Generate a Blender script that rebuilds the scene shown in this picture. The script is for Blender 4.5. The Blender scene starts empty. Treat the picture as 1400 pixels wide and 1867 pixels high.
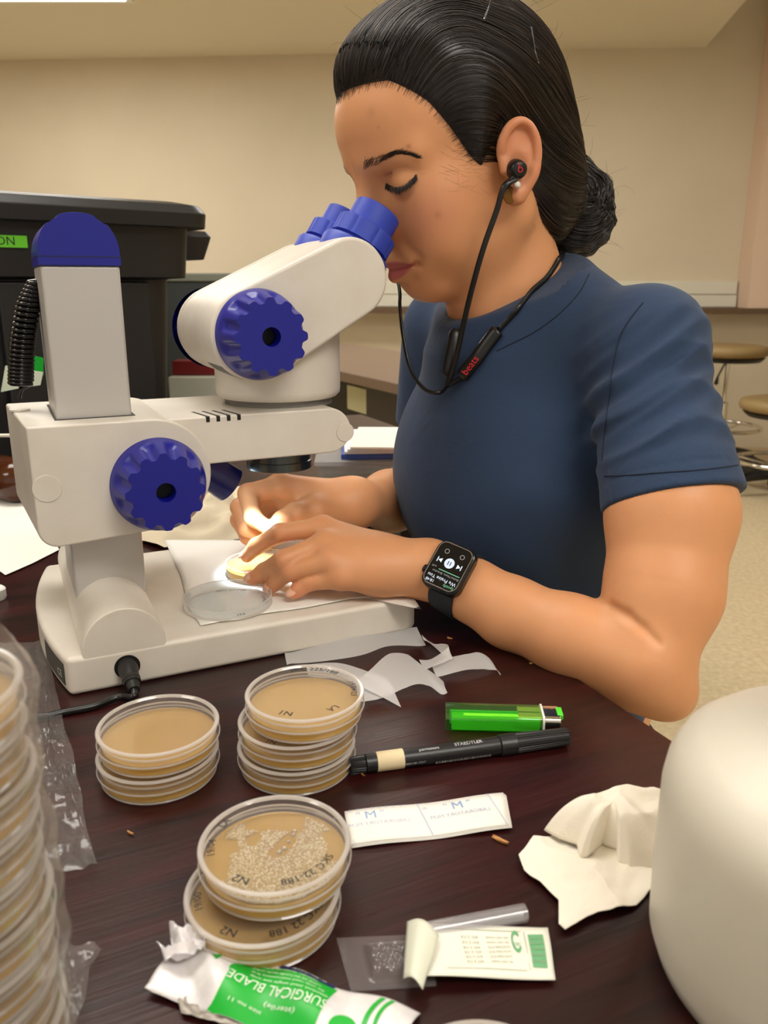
import bpy, bmesh, math, random
import numpy as np
from mathutils import Vector, Matrix
random.seed(7); np.random.seed(7)
sc = bpy.context.scene
C = sc.collection
# ------------------------------------------------------------------ camera
F = 1480.0; PITCH = math.radians(15.6); CAMH = 0.29        # table top is z = 0
cam_d = bpy.data.cameras.new('camera'); cam = bpy.data.objects.new('camera', cam_d); C.objects.link(cam)
cam.location = (0, 0, CAMH); cam.rotation_euler = (math.pi/2 - PITCH, 0, 0)
cam_d.sensor_fit = 'HORIZONTAL'; cam_d.sensor_width = 36.0; cam_d.lens = F/1400*36.0
cam_d.clip_start = 0.01; cam_d.clip_end = 60
cam_d.dof.use_dof = True; cam_d.dof.focus_distance = 0.66; cam_d.dof.aperture_fstop = 17
sc.camera = cam
# ------------------------------------------------------------------ world, exposure
w = bpy.data.worlds.new('World'); sc.world = w; w.use_nodes = True
w.node_tree.nodes['Background'].inputs[0].default_value = (1.0, 0.92, 0.80, 1)
w.node_tree.nodes['Background'].inputs[1].default_value = 0.55
sc.view_settings.view_transform = 'Standard'; sc.view_settings.look = 'None'
sc.view_settings.exposure = 0.28; sc.view_settings.gamma = 1.0
sc.view_settings.use_curve_mapping = False
sc.cycles.transparent_max_bounces = 24; sc.cycles.max_bounces = 8; sc.cycles.adaptive_threshold = 0.02
# ceiling lamps of the room: (x, y, size x, size y, power)
LAMPS = [(-1.86, 4.20, 1.2, 0.6, 13.0), (-0.65, 1.05, 1.2, 0.6, 9.0), (0.85, -0.55, 1.2, 0.6, 12.0), (0.55, 3.55, 1.2, 0.6, 13.0), (-1.9, -0.6, 1.2, 0.6, 7.0), (1.25, 1.55, 0.6, 0.6, 8.0)]
LAMP_AT = ['at the top left corner of the picture', 'hung over the work table and the microscope', 'above and to the right of the camera', 'near the back wall over the far desk', 'far left behind the camera', 'above and behind the woman']
CEIL = 1.65
# ------------------------------------------------------------------ measuring helpers (photo frame 1400 x 1867)
cP, sP = math.cos(PITCH), math.sin(PITCH)
CAM = np.array([0, 0, CAMH])
def ray(px, py):
    x = (px-700)/F; y = -(py-933.5)/F
    return np.array([x, cP+y*sP, y*cP-sP])
def tab(px, py, z=0.0):
    r = ray(px, py); return CAM + r*((z-CAMH)/r[2])
def atD(px, py, d): return CAM + ray(px, py)*d
def atY(px, py, Y):
    r = ray(px, py); return CAM + r*(Y/r[1])
MO = tab(125, 1272); ME = tab(762, 1147)
U = (ME-MO)/np.linalg.norm(ME-MO); VV = np.array([-U[1], U[0], 0.0]); MYAW = math.atan2(U[1], U[0])
def wl(a, b, c): return MO + U*a + VV*b + np.array([0, 0, c])
def loc(px, py, b):
    r = ray(px, py); t = (b-np.dot(CAM-MO, VV))/np.dot(r, VV); p = CAM+r*t; d = p-MO
    return np.array([np.dot(d, U), b, p[2]])
def wb(px, py, b): return wl(*loc(px, py, b))
# ------------------------------------------------------------------ materials
MATS = {}
def srgb(r, g, b):
    f = lambda c: (c/255/12.92 if c/255 <= 0.04045 else ((c/255+0.055)/1.055)**2.4)
    return (f(r), f(g), f(b), 1)
def mat(name, colr, rough=0.5, metal=0.0, **kw):
    if name in MATS: return MATS[name]
    m = bpy.data.materials.new(name); m.use_nodes = True; MATS[name] = m
    b = m.node_tree.nodes['Principled BSDF']
    b.inputs['Base Color'].default_value = colr; b.inputs['Roughness'].default_value = rough; b.inputs['Metallic'].default_value = metal
    for k, v in kw.items():
        b.inputs[k.replace('_', ' ')].default_value = v
    return m
def N(m, t, **kw):
    n = m.node_tree.nodes.new(t)
    for k, v in kw.items():
        if k.startswith('i_'):
            key = k[2:]; key = int(key) if key.isdigit() else key.replace('_', ' ')
            n.inputs[key].default_value = v
        else: setattr(n, k, v)
    return n
def L(m, a, b): m.node_tree.links.new(a, b)
def noise_col(m, c1, c2, scale=(10, 10, 10), detail=6, nscale=1.0, lo=0.35, hi=0.65, rough=None, bump=0.0, bscale=None, coord='Object'):
    b = m.node_tree.nodes['Principled BSDF']
    tc = N(m, 'ShaderNodeTexCoord'); mp = N(m, 'ShaderNodeMapping'); mp.inputs['Scale'].default_value = scale
    L(m, tc.outputs[coord], mp.inputs[0])
    n = N(m, 'ShaderNodeTexNoise'); n.inputs['Scale'].default_value = nscale; n.inputs['Detail'].default_value = detail
    L(m, mp.outputs[0], n.inputs['Vector'])
    r = N(m, 'ShaderNodeValToRGB'); r.color_ramp.elements[0].position = lo; r.color_ramp.elements[1].position = hi
    r.color_ramp.elements[0].color = c1; r.color_ramp.elements[1].color = c2
    L(m, n.outputs[0], r.inputs[0]); L(m, r.outputs[0], b.inputs['Base Color'])
    if bump:
        n2 = n
        if bscale:
            n2 = N(m, 'ShaderNodeTexNoise'); n2.inputs['Scale'].default_value = bscale; n2.inputs['Detail'].default_value = 4
            L(m, tc.outputs[coord], n2.inputs['Vector'])
        bp = N(m, 'ShaderNodeBump'); bp.inputs['Strength'].default_value = bump; bp.inputs['Distance'].default_value = 0.002
        L(m, n2.outputs[0], bp.inputs['Height']); L(m, bp.outputs[0], b.inputs['Normal'])
    return m
def clear(name, tint=(0.97, 0.97, 0.95, 1), rough=0.04, amount=0.06, haze=0.0, hazecol=(0.9, 0.88, 0.85, 1)):
    """thin clear plastic: see-through with a fresnel sheen and some milky haze"""
    if name in MATS: return MATS[name]
    m = bpy.data.materials.new(name); m.use_nodes = True; MATS[name] = m
    nt = m.node_tree; nt.nodes.remove(nt.nodes['Principled BSDF']); out = nt.nodes['Material Output']
    tr = N(m, 'ShaderNodeBsdfTransparent'); tr.inputs[0].default_value = tint
    gl = N(m, 'ShaderNodeBsdfGlossy'); gl.inputs['Roughness'].default_value = rough
    fr = N(m, 'ShaderNodeLayerWeight'); fr.inputs[0].default_value = 0.5
    pw = N(m, 'ShaderNodeMath', operation='POWER'); pw.inputs[1].default_value = 4.0; L(m, fr.outputs['Facing'], pw.inputs[0])
    ad = N(m, 'ShaderNodeMath', operation='MULTIPLY_ADD'); ad.inputs[1].default_value = 0.55; ad.inputs[2].default_value = amount; ad.use_clamp = True
    L(m, pw.outputs[0], ad.inputs[0])
    mx = N(m, 'ShaderNodeMixShader'); L(m, ad.outputs[0], mx.inputs[0]); L(m, tr.outputs[0], mx.inputs[1]); L(m, gl.outputs[0], mx.inputs[2])
    last = mx
    if haze:
        df = N(m, 'ShaderNodeBsdfDiffuse'); df.inputs[0].default_value = hazecol
        tl = N(m, 'ShaderNodeBsdfTranslucent'); tl.inputs[0].default_value = hazecol
        m2 = N(m, 'ShaderNodeMixShader'); m2.inputs[0].default_value = 0.4; L(m, df.outputs[0], m2.inputs[1]); L(m, tl.outputs[0], m2.inputs[2])
        m3 = N(m, 'ShaderNodeMixShader'); m3.inputs[0].default_value = haze; L(m, mx.outputs[0], m3.inputs[1]); L(m, m2.outputs[0], m3.inputs[2]); last = m3
    L(m, last.outputs[0], out.inputs[0])
    return m
def emis(name, colr, s):
    if name in MATS: return MATS[name]
    m = mat(name, (0, 0, 0, 1), 0.6); b = m.node_tree.nodes['Principled BSDF']
    b.inputs['Emission Color'].default_value = colr; b.inputs['Emission Strength'].default_value = s
    return m
# ------------------------------------------------------------------ mesh helpers
class MB:
    def __init__(s): s.v = []; s.f = []
    def add(s, v, f, M=None):
        o = len(s.v)
        s.v += [tuple(M @ Vector(p)) if M else tuple(p) for p in v]; s.f += [tuple(i+o for i in q) for q in f]; return s
    def box(s, lo, hi, M=None):
        (x0, y0, z0), (x1, y1, z1) = lo, hi
        return s.add([(x0,y0,z0),(x1,y0,z0),(x1,y1,z0),(x0,y1,z0),(x0,y0,z1),(x1,y0,z1),(x1,y1,z1),(x0,y1,z1)],
                     [(0,3,2,1),(4,5,6,7),(0,1,5,4),(1,2,6,5),(2,3,7,6),(3,0,4,7)], M)
    def lathe(s, prof, seg=48, M=None, sx=1, sy=1):
        v = []; f = []; n = len(prof)
        for i in range(seg):
            t = 2*math.pi*i/seg; c, d = math.cos(t), math.sin(t)
            v += [(r*c*sx, r*d*sy, z) for r, z in prof]
        for i in range(seg):
            j = (i+1) % seg
            for k in range(n-1): f.append((i*n+k, j*n+k, j*n+k+1, i*n+k+1))
        if prof[0][0] > 1e-6: f.append(tuple(i*n for i in reversed(range(seg))))
        if prof[-1][0] > 1e-6: f.append(tuple(i*n+n-1 for i in range(seg)))
        return s.add(v, f, M)
    def ring(s, prof, seg=48, M=None):
        """closed profile swept round z"""
        v = []; f = []; n = len(prof)
        for i in range(seg):
            t = 2*math.pi*i/seg; c, d = math.cos(t), math.sin(t)
            v += [(r*c, r*d, z) for r, z in prof]
        for i in range(seg):
            j = (i+1) % seg
            for k in range(n):
                l = (k+1) % n; f.append((i*n+k, j*n+k, j*n+l, i*n+l))
        return s.add(v, f, M)
    def prism(s, poly, h0, h1, axis='z', M=None):
        n = len(poly)
        mk = {'z': lambda p, h: (p[0], p[1], h), 'y': lambda p, h: (p[0], h, p[1]), 'x': lambda p, h: (h, p[0], p[1])}[axis]
        v = [mk(p, h0) for p in poly]+[mk(p, h1) for p in poly]
        f = [tuple(reversed(range(n))), tuple(range(n, 2*n))]+[(i, (i+1) % n, n+(i+1) % n, n+i) for i in range(n)]
        return s.add(v, f, M)
    def tube(s, pts, r, seg=8, caps=True, flat=None, M=None, up=None):
        P = [Vector(p) for p in pts]; n = len(P); v = []; f = []
        R = r if isinstance(r, (list, tuple)) else [r]*n
        pu = None
        for i in range(n):
            t = (P[min(i+1, n-1)]-P[max(i-1, 0)]).normalized()
            if pu is None:
                a = Vector(up) if up is not None else (Vector((0, 0, 1)) if abs(t.z) < 0.9 else Vector((1, 0, 0)))
            else: a = pu
            uu = (a-t*a.dot(t)).normalized(); pu = uu; q = t.cross(uu)
            for k in range(seg):
                th = 2*math.pi*k/seg
                v.append(tuple(P[i]+uu*(R[i]*math.cos(th))+q*(R[i]*(flat if flat else 1)*math.sin(th))))
        for i in range(n-1):
            for k in range(seg):
                l = (k+1) % seg; f.append((i*seg+k, i*seg+l, (i+1)*seg+l, (i+1)*seg+k))
        if caps: f.append(tuple(reversed(range(seg)))); f.append(tuple((n-1)*seg+k for k in range(seg)))
        return s.add(v, f, M)
    def grid(s, fn, nu, nv, M=None):
        v = [tuple(fn(i/nu, j/nv)) for i in range(nu+1) for j in range(nv+1)]
        f = [(i*(nv+1)+j, (i+1)*(nv+1)+j, (i+1)*(nv+1)+j+1, i*(nv+1)+j+1) for i in range(nu) for j in range(nv)]
        return s.add(v, f, M)
    def build(s, name, m, parent=None, ang=35, bevel=0, bseg=2, solid=0, sub=0, fix=True):
        me = bpy.data.meshes.new(name); me.from_pydata([tuple(float(c) for c in p) for p in s.v], [], s.f)
        if fix:
            bm = bmesh.new(); bm.from_mesh(me); bmesh.ops.recalc_face_normals(bm, faces=bm.faces); bm.to_mesh(me); bm.free()
        return link(name, me, m, parent, ang, bevel, bseg, solid, sub)
def link(name, me, m, parent=None, ang=35, bevel=0, bseg=2, solid=0, sub=0):
    if m is not None and not me.materials: me.materials.append(m)
    if ang:
        me.polygons.foreach_set('use_smooth', [True]*len(me.polygons))
        if ang < 180: me.set_sharp_from_angle(angle=math.radians(ang))
    o = bpy.data.objects.new(name, me); C.objects.link(o)
    if parent: o.parent = parent
    if solid:
        d = o.modifiers.new('solid', 'SOLIDIFY'); d.thickness = solid; d.offset = 0
    if bevel:
        d = o.modifiers.new('bevel', 'BEVEL'); d.width = bevel; d.segments = bseg; d.limit_method = 'ANGLE'; d.angle_limit = math.radians(35); d.harden_normals = True
    if sub:
        d = o.modifiers.new('sub', 'SUBSURF'); d.levels = sub; d.render_levels = sub
    return o
def empty(name, loc=(0, 0, 0), rz=0):
    o = bpy.data.objects.new(name, None); C.objects.link(o); o.location = loc; o.rotation_euler = (0, 0, rz); o.empty_display_size = 0.02; return o
def tag(o, label, cat, group=None, kind=None):
    o['label'] = label; o['category'] = cat
    if group: o['group'] = group
    if kind: o['kind'] = kind
    return o
def struct(o): o['kind'] = 'structure'; return o
def rotz(a): return Matrix.Rotation(a, 4, 'Z')
def frame(origin, x, z):
    """matrix with local x along x, local z along z"""
    z = Vector(z).normalized(); x = Vector(x); x = (x-z*x.dot(z)).normalized(); y = z.cross(x)
    return Matrix(((x.x, y.x, z.x, origin[0]), (x.y, y.y, z.y, origin[1]), (x.z, y.z, z.z, origin[2]), (0, 0, 0, 1)))
def catmull(P, n=8):
    P = [Vector(p) for p in P]; Q = [P[0]*2-P[1]]+P+[P[-1]*2-P[-2]]; out = []
    for i in range(1, len(Q)-2):
        for k in range(n):
            t = k/n; a, b, c, d = Q[i-1], Q[i], Q[i+1], Q[i+2]
            out.append(0.5*((2*b)+(c-a)*t+(2*a-5*b+4*c-d)*t*t+(3*b-a-3*c+d)*t**3))
    out.append(P[-1]); return out
def stadium(c0, r0, c1, r1, n=24):
    """outline round two circles"""
    (x0, y0), (x1, y1) = c0, c1; d = math.hypot(x1-x0, y1-y0); th = math.atan2(y1-y0, x1-x0); al = math.acos((r0-r1)/d)
    p = []
    for i in range(n+1):
        t = th+al+(2*math.pi-2*al)*i/n; p.append((x0+r0*math.cos(t), y0+r0*math.sin(t)))
    for i in range(n+1):
        t = th-al+2*al*i/n; p.append((x1+r1*math.cos(t), y1+r1*math.sin(t)))
    return p
_tx = {}
def text_geo(body, size, bold=0.0):
    k = (body, size, bold)
    if size != 1.0:
        v, f, wd = text_geo(body, 1.0, bold); return [(a*size, b*size, 0.0) for a, b, _ in v], f, wd*size
    if k not in _tx:
        cu = bpy.data.curves.new('t', 'FONT'); cu.body = body; cu.size = size; cu.resolution_u = 2; cu.offset = bold
        o = bpy.data.objects.new('t', cu); C.objects.link(o); bpy.context.view_layer.update()
        me = o.to_mesh(); v = [tuple(p.co) for p in me.vertices]; f = [tuple(p.vertices) for p in me.polygons]
        o.to_mesh_clear(); bpy.data.objects.remove(o); bpy.data.curves.remove(cu)
        wd = (max(p[0] for p in v)-min(p[0] for p in v)) if v else 0
        _tx[k] = (v, f, wd)
    return _tx[k]
def text_flat(mb, body, size, M, center=True, mirror=False, bold=0):
    v, f, wd = text_geo(body, size); x0 = min(p[0] for p in v)
    v = [(((p[0]-x0)-(wd/2 if center else 0))*(-1 if mirror else 1), p[1], 0) for p in v]
    mb.add(v, f, M)
def text_arc(mb, body, size, R, ang, z, jit=0.0):
    """letters on a circle, tops outward, clockwise from above, centred on angle ang (radians); letters keep a hand-written wobble"""
    v, f, wd = text_geo(body, size, .012); x0 = min(p[0] for p in v); out = []
    for p in v:
        x = (p[0]-x0)-wd/2; r = R+p[1]+jit*math.sin(x*900); t = ang-x/R
        out.append((r*math.cos(t), r*math.sin(t), z))
    mb.add(out, f)
def copy_tree(o, parent=None):
    c = o.copy(); C.objects.link(c); c.parent = parent
    for ch in o.children: copy_tree(ch, c)
    return c
def hash_noise(x, y, s=1.0, seed=0):
    """cheap smooth pseudo noise from summed sines"""
    x = np.asarray(x)*s; y = np.asarray(y)*s; o = 0
    rs = np.random.RandomState(seed)
    for k in range(6):
        a, b, c = rs.uniform(-1, 1), rs.uniform(-1, 1), rs.uniform(0, 6.28); q = 1+k*0.55
        o = o+np.sin((a*x+b*y)*q+c)/q
    return o/2.2
# ================================================================== the room
WA = math.radians(-3.8); WD = np.array([math.cos(WA), math.sin(WA), 0]); WN = np.array([-math.sin(WA), math.cos(WA), 0]); W0 = np.array([0, 5.5, 0])
def wp(s, t, z): return W0+WD*s+WN*t+np.array([0, 0, z])
FLOOR = -0.75
m_wall = noise_col(mat('wall_paint', (1, 1, 1, 1), 0.75), srgb(212, 200, 176), srgb(217, 205, 181), (2, 2, 2), bump=0.05, bscale=180)
m_ceil = mat('ceiling_paint', srgb(228, 220, 200), 0.8)
m_floor = noise_col(mat('floor_vinyl', (1, 1, 1, 1), 0.45), srgb(196, 176, 138), srgb(220, 204, 170), (60, 60, 60), lo=0.3, hi=0.7)
def plane(name, pts, m, parent=None): return MB().add(pts, [tuple(range(len(pts)))]).build(name, m, parent, ang=0, fix=False)
struct(plane('floor', [(-4, -2.5, FLOOR), (4.2, -2.5, FLOOR), (4.2, 6.2, FLOOR), (-4, 6.2, FLOOR)], m_floor))
wall = MB(); wall.add([wp(-4, 0, FLOOR), wp(4.2, 0, FLOOR), wp(4.2, 0, 2.3), wp(-4, 0, 2.3), wp(-4, .12, FLOOR), wp(4.2, .12, FLOOR), wp(4.2, .12, 2.3), wp(-4, .12, 2.3)],
    [(0, 1, 2, 3), (4, 7, 6, 5), (0, 4, 5, 1), (1, 5, 6, 2), (2, 6, 7, 3), (3, 7, 4, 0)])
struct(wall.build('wall_back', m_wall, ang=0))
wlft = MB().box((-3.6, -2.5, FLOOR), (-3.5, 5.75, 2.3)); struct(wlft.build('wall_left', m_wall, ang=0))
wrgt = MB().box((4.0, -2.5, FLOOR), (4.1, 5.3, 2.3)); struct(wrgt.build('wall_right', m_wall, ang=0))
# dropped ceiling, its right edge, and the higher ceiling beyond it
e0 = tab(1290, 82, CEIL); e1 = tab(1360, 0, CEIL); ed = (e1-e0)/np.linalg.norm(e1-e0); e2 = e0+ed*9.0; e0b = e0-ed*0.25
cm = MB()
poly = [(-3.55, -2.5), (e2[0]*0+e0[0]+ed[0]*(e0[1]+2.5)/-ed[1], -2.5), (e0b[0], e0b[1]), (-3.55, 5.9)]
cm.prism(poly, CEIL, CEIL+0.5)
struct(cm.build('ceiling', m_ceil, ang=0))
up = MB().box((-3.6, -2.5, CEIL+0.5), (4.1, 6.0, CEIL+0.56)); struct(up.build('ceiling_raised', m_ceil, ang=0))
# pillar at the right end of the back wall
ps = 0
pc = atY(1370, 430, 5.2); s0 = float(np.dot(pc-W0, WD))
pil = MB(); q = [wp(s0, -.22, 0.155), wp(s0+.9, -.22, 0.155), wp(s0+.9, 0, 0.155), wp(s0, 0, 0.155)]
q2 = [p+np.array([0, 0, 2.0]) for p in q]
pil.add(q+q2, [(0, 3, 2, 1), (4, 5, 6, 7), (0, 1, 5, 4), (1, 2, 6, 5), (2, 3, 7, 6), (3, 0, 4, 7)])
struct(pil.build('wall_pillar', mat('pillar_paint', srgb(226, 200, 178), 0.75), ang=0))
# window sill shelf along the back wall
def wbox(mb, s0, s1, t0, t1, z0, z1):
    v = [wp(s, t, z) for z in (z0, z1) for (s, t) in ((s0, t0), (s1, t0), (s1, t1), (s0, t1))]
    return mb.add(v, [(0, 3, 2, 1), (4, 5, 6, 7), (0, 1, 5, 4), (1, 2, 6, 5), (2, 3, 7, 6), (3, 0, 4, 7)])
struct(wbox(MB(), -3.9, 4.1, -.24, 0.0, 0.12, 0.155).build('trim_1', mat('sill_wood', srgb(96, 74, 50), 0.5), ang=0))
# cable trunking (dado) on the wall above the sill
tr = empty('cable_trunking', wp(0.9, -0.02, 0.157)); tag(tr, 'off-white two-row cable trunking along the back wall behind her shoulder', 'trunking')
m_trunk = mat('trunking_plastic', srgb(226, 222, 205), 0.4)
for i, (z0, z1) in enumerate(((0.157, 0.232), (0.236, 0.315))):
    o = wbox(MB(), -3.4, s0-.01, -.05+.012*i, 0.0, z0, z1).build('trunking_cover', m_trunk, None, bevel=.004); o.parent = tr; o.matrix_parent_inverse = tr.matrix_basis.inverted()
# ceiling lamps
m_lamp_frame = mat('lamp_frame', srgb(235, 235, 228), 0.4)
for i, (x, y, sx, sy, pw) in enumerate(LAMPS):
    t = empty('ceiling_lamp', (x, y, CEIL), 0)
    tag(t, 'flat white ceiling light panel '+LAMP_AT[i], 'lamp', 'ceiling light panels')
    MB().box((-sx/2, -sy/2, -.012), (sx/2, sy/2, -.008)).build('diffuser', emis('lamp_light_%d' % i, (1.0, 0.955, 0.88, 1), pw), t, ang=0)
    fr = MB()
    for (lo, hi) in (((-sx/2-.03, -sy/2-.03, -.02), (sx/2+.03, -sy/2, 0)), ((-sx/2-.03, sy/2, -.02), (sx/2+.03, sy/2+.03, 0)), ((-sx/2-.03, -sy/2, -.02), (-sx/2, sy/2, 0)), ((sx/2, -sy/2, -.02), (sx/2+.03, sy/2, 0))): fr.box(lo, hi)
    fr.build('frame', m_lamp_frame, t, ang=0)
# ================================================================== far furniture
m_dark = noise_col(mat('dark_desk_wood', (1, 1, 1, 1), 0.4), srgb(58, 40, 30), srgb(92, 68, 54), (2, 30, 2), lo=.3, hi=.7)
d = empty('background_desk', (0.1, 2.95, FLOOR)); tag(d, 'dark wooden desk standing behind the woman near the far wall', 'desk')
dp = [tab(612, 675), tab(751, 705), tab(752, 653), tab(612, 649)]
e_n = (dp[1]-dp[0])/np.linalg.norm(dp[1]-dp[0]); A = dp[0]-e_n*1.3; B = dp[1]+e_n*0.45; Cc = B+np.array([-e_n[1], e_n[0], 0])*0.62; D = A+np.array([-e_n[1], e_n[0], 0])*0.62
def kid(o, p): o.parent = p; o.matrix_parent_inverse = Matrix.Translation(p.location).to_4x4().inverted() if p.rotation_euler.z == 0 else (Matrix.Translation(p.location) @ rotz(p.rotation_euler.z)).inverted(); return o
kid(MB().prism([(p[0], p[1]) for p in (A, B, Cc, D)], -.035, 0).build('desk_top', mat('desk_laminate', srgb(120, 98, 82), 0.35), None, ang=0, bevel=.004), d)
nrm = np.array([-e_n[1], e_n[0], 0])
def dbox(name, s0, s1, t0, t1, z0, z1, m, bev=.003, par=d):
    pts = [A+e_n*s+nrm*t for (s, t) in ((s0, t0), (s1, t0), (s1, t1), (s0, t1))]
    return kid(MB().prism([(p[0], p[1]) for p in pts], z0, z1).build(name, m, None, ang=0, bevel=bev), par)
def s_at(px): # position along the desk front for a photo column
    r = ray(px, 690); k = np.array([[r[0], -e_n[0]], [r[1], -e_n[1]]]); t = np.linalg.solve(k, A[:2]); return t[1]
m_dk = mat('desk_black', srgb(30, 20, 16), 0.5)
dbox('modesty_panel', .02, 2.3, .10, .13, FLOOR+.05, -.035, mat('desk_panel_black', srgb(14, 11, 10), 0.6))
dbox('desk_leg', s_at(652), s_at(716), .03, .10, FLOOR, -.035, m_dk)
dbox('desk_leg', .05, .12, .03, .60, FLOOR, -.035, m_dk)
for (p0, p1) in ((600, 651), (719, 760)):
    dbox('socket_plate', s_at(p0), s_at(p1), .07, .10, -.15, -.06, mat('socket_white', srgb(205, 205, 165), 0.5))
# two lab stools on the right
m_pad = mat('stool_vinyl', srgb(150, 126, 82), 0.55); m_black = mat('black_plastic', srgb(22, 21, 21), 0.45); m_chrome = mat('chrome', srgb(225, 222, 215), 0.15, 1.0)
def stool(x, y, seat_z, rs, label, back=False, rz=0.0):
    t = empty('lab_stool', (x, y, FLOOR), rz); h = seat_z-FLOOR
    MB().lathe([(0, h-.075), (rs*.8, h-.07), (rs*.97, h-.05), (rs, h-.03), (rs*.96, h-.008), (rs*.8, h), (0, h+.004)], 40).build('seat', m_pad, t, 60)
    MB().lathe([(0, h-.095), (rs*.8, h-.09), (rs*.9, h-.068), (0, h-.066)], 40).build('seat_shell', m_black, t, 60)
    MB().lathe([(.03, .12), (.03, h*.55), (.016, h*.56), (.016, h-.09)], 20).build('gas_column', m_chrome, t, 40)
    rr = h*.36
    MB().tube([(.215*math.cos(k*math.pi/20), .215*math.sin(k*math.pi/20), rr) for k in range(41)], .011, 10, caps=False).build('foot_ring', m_chrome, t, 60)
    sp = MB()
    for k in range(4):
        a = k*math.pi/2+.4; sp.tube([(.02*math.cos(a), .02*math.sin(a), rr-.03), (.21*math.cos(a), .21*math.sin(a), rr)], .006, 6)
    sp.build('ring_spokes', m_chrome, t, 60)
    MB().lathe([(0, .14), (.045, .14), (.05, .05), (0, .05)], 16).build('hub', m_black, t, 40)
    for k in range(5):
        a = 2*math.pi*k/5+.25
        MB().tube([(.03*math.cos(a), .03*math.sin(a), .115), (.16*math.cos(a), .16*math.sin(a), .10), (.29*math.cos(a), .29*math.sin(a), .075)], [.03, .026, .018], 8).build('base_arm', m_black, t, 50)
        Mx = Matrix.Translation((.29*math.cos(a), .29*math.sin(a), .03)) @ rotz(a+.8) @ Matrix.Rotation(math.pi/2, 4, 'X')
        MB().lathe([(0, -.024), (.024, -.024), (.03, -.018), (.03, .018), (.024, .024), (0, .024)], 16, Mx).build('caster', m_black, t, 40)
    MB().tube([(-.03, -.03, h-.09), (-.13, -.12, h-.16), (-.17, -.17, h-.19)], [.005, .005, .012], 8).build('height_lever', m_black, t, 50)
    if back:
        Mb = Matrix.Translation((-.02, -rs*.15, h+.17)) @ Matrix.Rotation(math.radians(78), 4, 'X')
        MB().lathe([(0, -.028), (.15, -.02), (.19, 0), (.15, .02), (0, .028)], 32, Mb, sx=1.0, sy=.55).build('backrest_shell', m_black, t, 60)
        MB().lathe([(0, .0), (.16, .012), (.13, .034), (0, .04)], 32, Mb, sx=1.0, sy=.5).build('backrest_pad', m_pad, t, 60)
        MB().tube([(-.02, -.02, h-.08), (-.15, -.1, h-.05), (-.12, -.1, h+.08), (-.04, -.06, h+.15)], .012, 8).build('backrest_bar', m_black, t, 60)
    tag(t, label, 'stool', 'lab stools by the back wall'); return t
stool(2.02, 4.05, -.255, .23, 'tan lab stool with chrome foot ring, lower one right of her arm', True, 0.5)
stool(1.93, 4.62, -.03, .215, 'taller tan lab stool standing behind the lower stool by the wall', False, 0.2)
# ================================================================== work table
m_wood = mat('mahogany', srgb(48, 16, 16), 0.28)
b = m_wood.node_tree.nodes['Principled BSDF']
tc = N(m_wood, 'ShaderNodeTexCoord'); mp = N(m_wood, 'ShaderNodeMapping'); mp.inputs['Scale'].default_value = (3, 30, 3); mp.inputs['Rotation'].default_value = (0, 0, .35)
L(m_wood, tc.outputs['Object'], mp.inputs[0])
n1 = N(m_wood, 'ShaderNodeTexNoise', i_Scale=2.0, i_Detail=8.0, i_Distortion=.6); L(m_wood, mp.outputs[0], n1.inputs['Vector'])
n2 = N(m_wood, 'ShaderNodeTexNoise', i_Scale=5.0, i_Detail=2.0); L(m_wood, tc.outputs['Object'], n2.inputs['Vector'])
mp3 = N(m_wood, 'ShaderNodeMapping'); mp3.inputs['Scale'].default_value = (20, 420, 20); mp3.inputs['Rotation'].default_value = (0, 0, .35); L(m_wood, tc.outputs['Object'], mp3.inputs[0])
n3 = N(m_wood, 'ShaderNodeTexNoise', i_Scale=1.0, i_Detail=6.0); L(m_wood, mp3.outputs[0], n3.inputs['Vector'])
r1 = N(m_wood, 'ShaderNodeValToRGB'); r1.color_ramp.elements[0].position = .3; r1.color_ramp.elements[1].position = .72
r1.color_ramp.elements[0].color = srgb(29, 8, 9); r1.color_ramp.elements[1].color = srgb(60, 19, 18); L(m_wood, n1.outputs[0], r1.inputs[0])
mx = N(m_wood, 'ShaderNodeMixRGB', blend_type='MULTIPLY'); mx.inputs[0].default_value = .55; L(m_wood, r1.outputs[0], mx.inputs[1])
r2 = N(m_wood, 'ShaderNodeValToRGB'); r2.color_ramp.elements[0].position = .3; r2.color_ramp.elements[1].position = .6; r2.color_ramp.elements[0].color = (.35, .3, .32, 1); L(m_wood, n2.outputs[0], r2.inputs[0]); L(m_wood, r2.outputs[0], mx.inputs[2])
L(m_wood, mx.outputs[0], b.inputs['Base Color'])
rr_ = N(m_wood, 'ShaderNodeMapRange'); rr_.inputs[3].default_value = .22; rr_.inputs[4].default_value = .42; L(m_wood, n3.outputs[0], rr_.inputs[0]); L(m_wood, rr_.outputs[0], b.inputs['Roughness'])
bp = N(m_wood, 'ShaderNodeBump', i_Strength=.25, i_Distance=.0006); L(m_wood, n3.outputs[0], bp.inputs['Height']); L(m_wood, bp.outputs[0], b.inputs['Normal'])
b.inputs['Specular IOR Level'].default_value = .45
tb = empty('work_table', MO*1.0+np.array([0, 0, FLOOR]), MYAW); tag(tb, 'dark mahogany work table the microscope and dishes stand on', 'table')
TP = [(.357, -.62), (.357, .30), (.362, .36), (.385, .39), (.74, .39), (.74, 1.15), (-1.5, 1.15), (-1.5, -.62)]
h_ = -FLOOR
MB().prism(TP, h_-.035, h_).build('table_top', m_wood, tb, ang=30, bevel=.003)
for (x, y) in ((.28, -.5), (-1.4, -.5), (-1.4, 1.05), (.66, 1.05)):
    MB().box((x-.03, y-.03, 0), (x+.03, y+.03, h_-.035)).build('leg', m_dk, tb, ang=0, bevel=.003)
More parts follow.
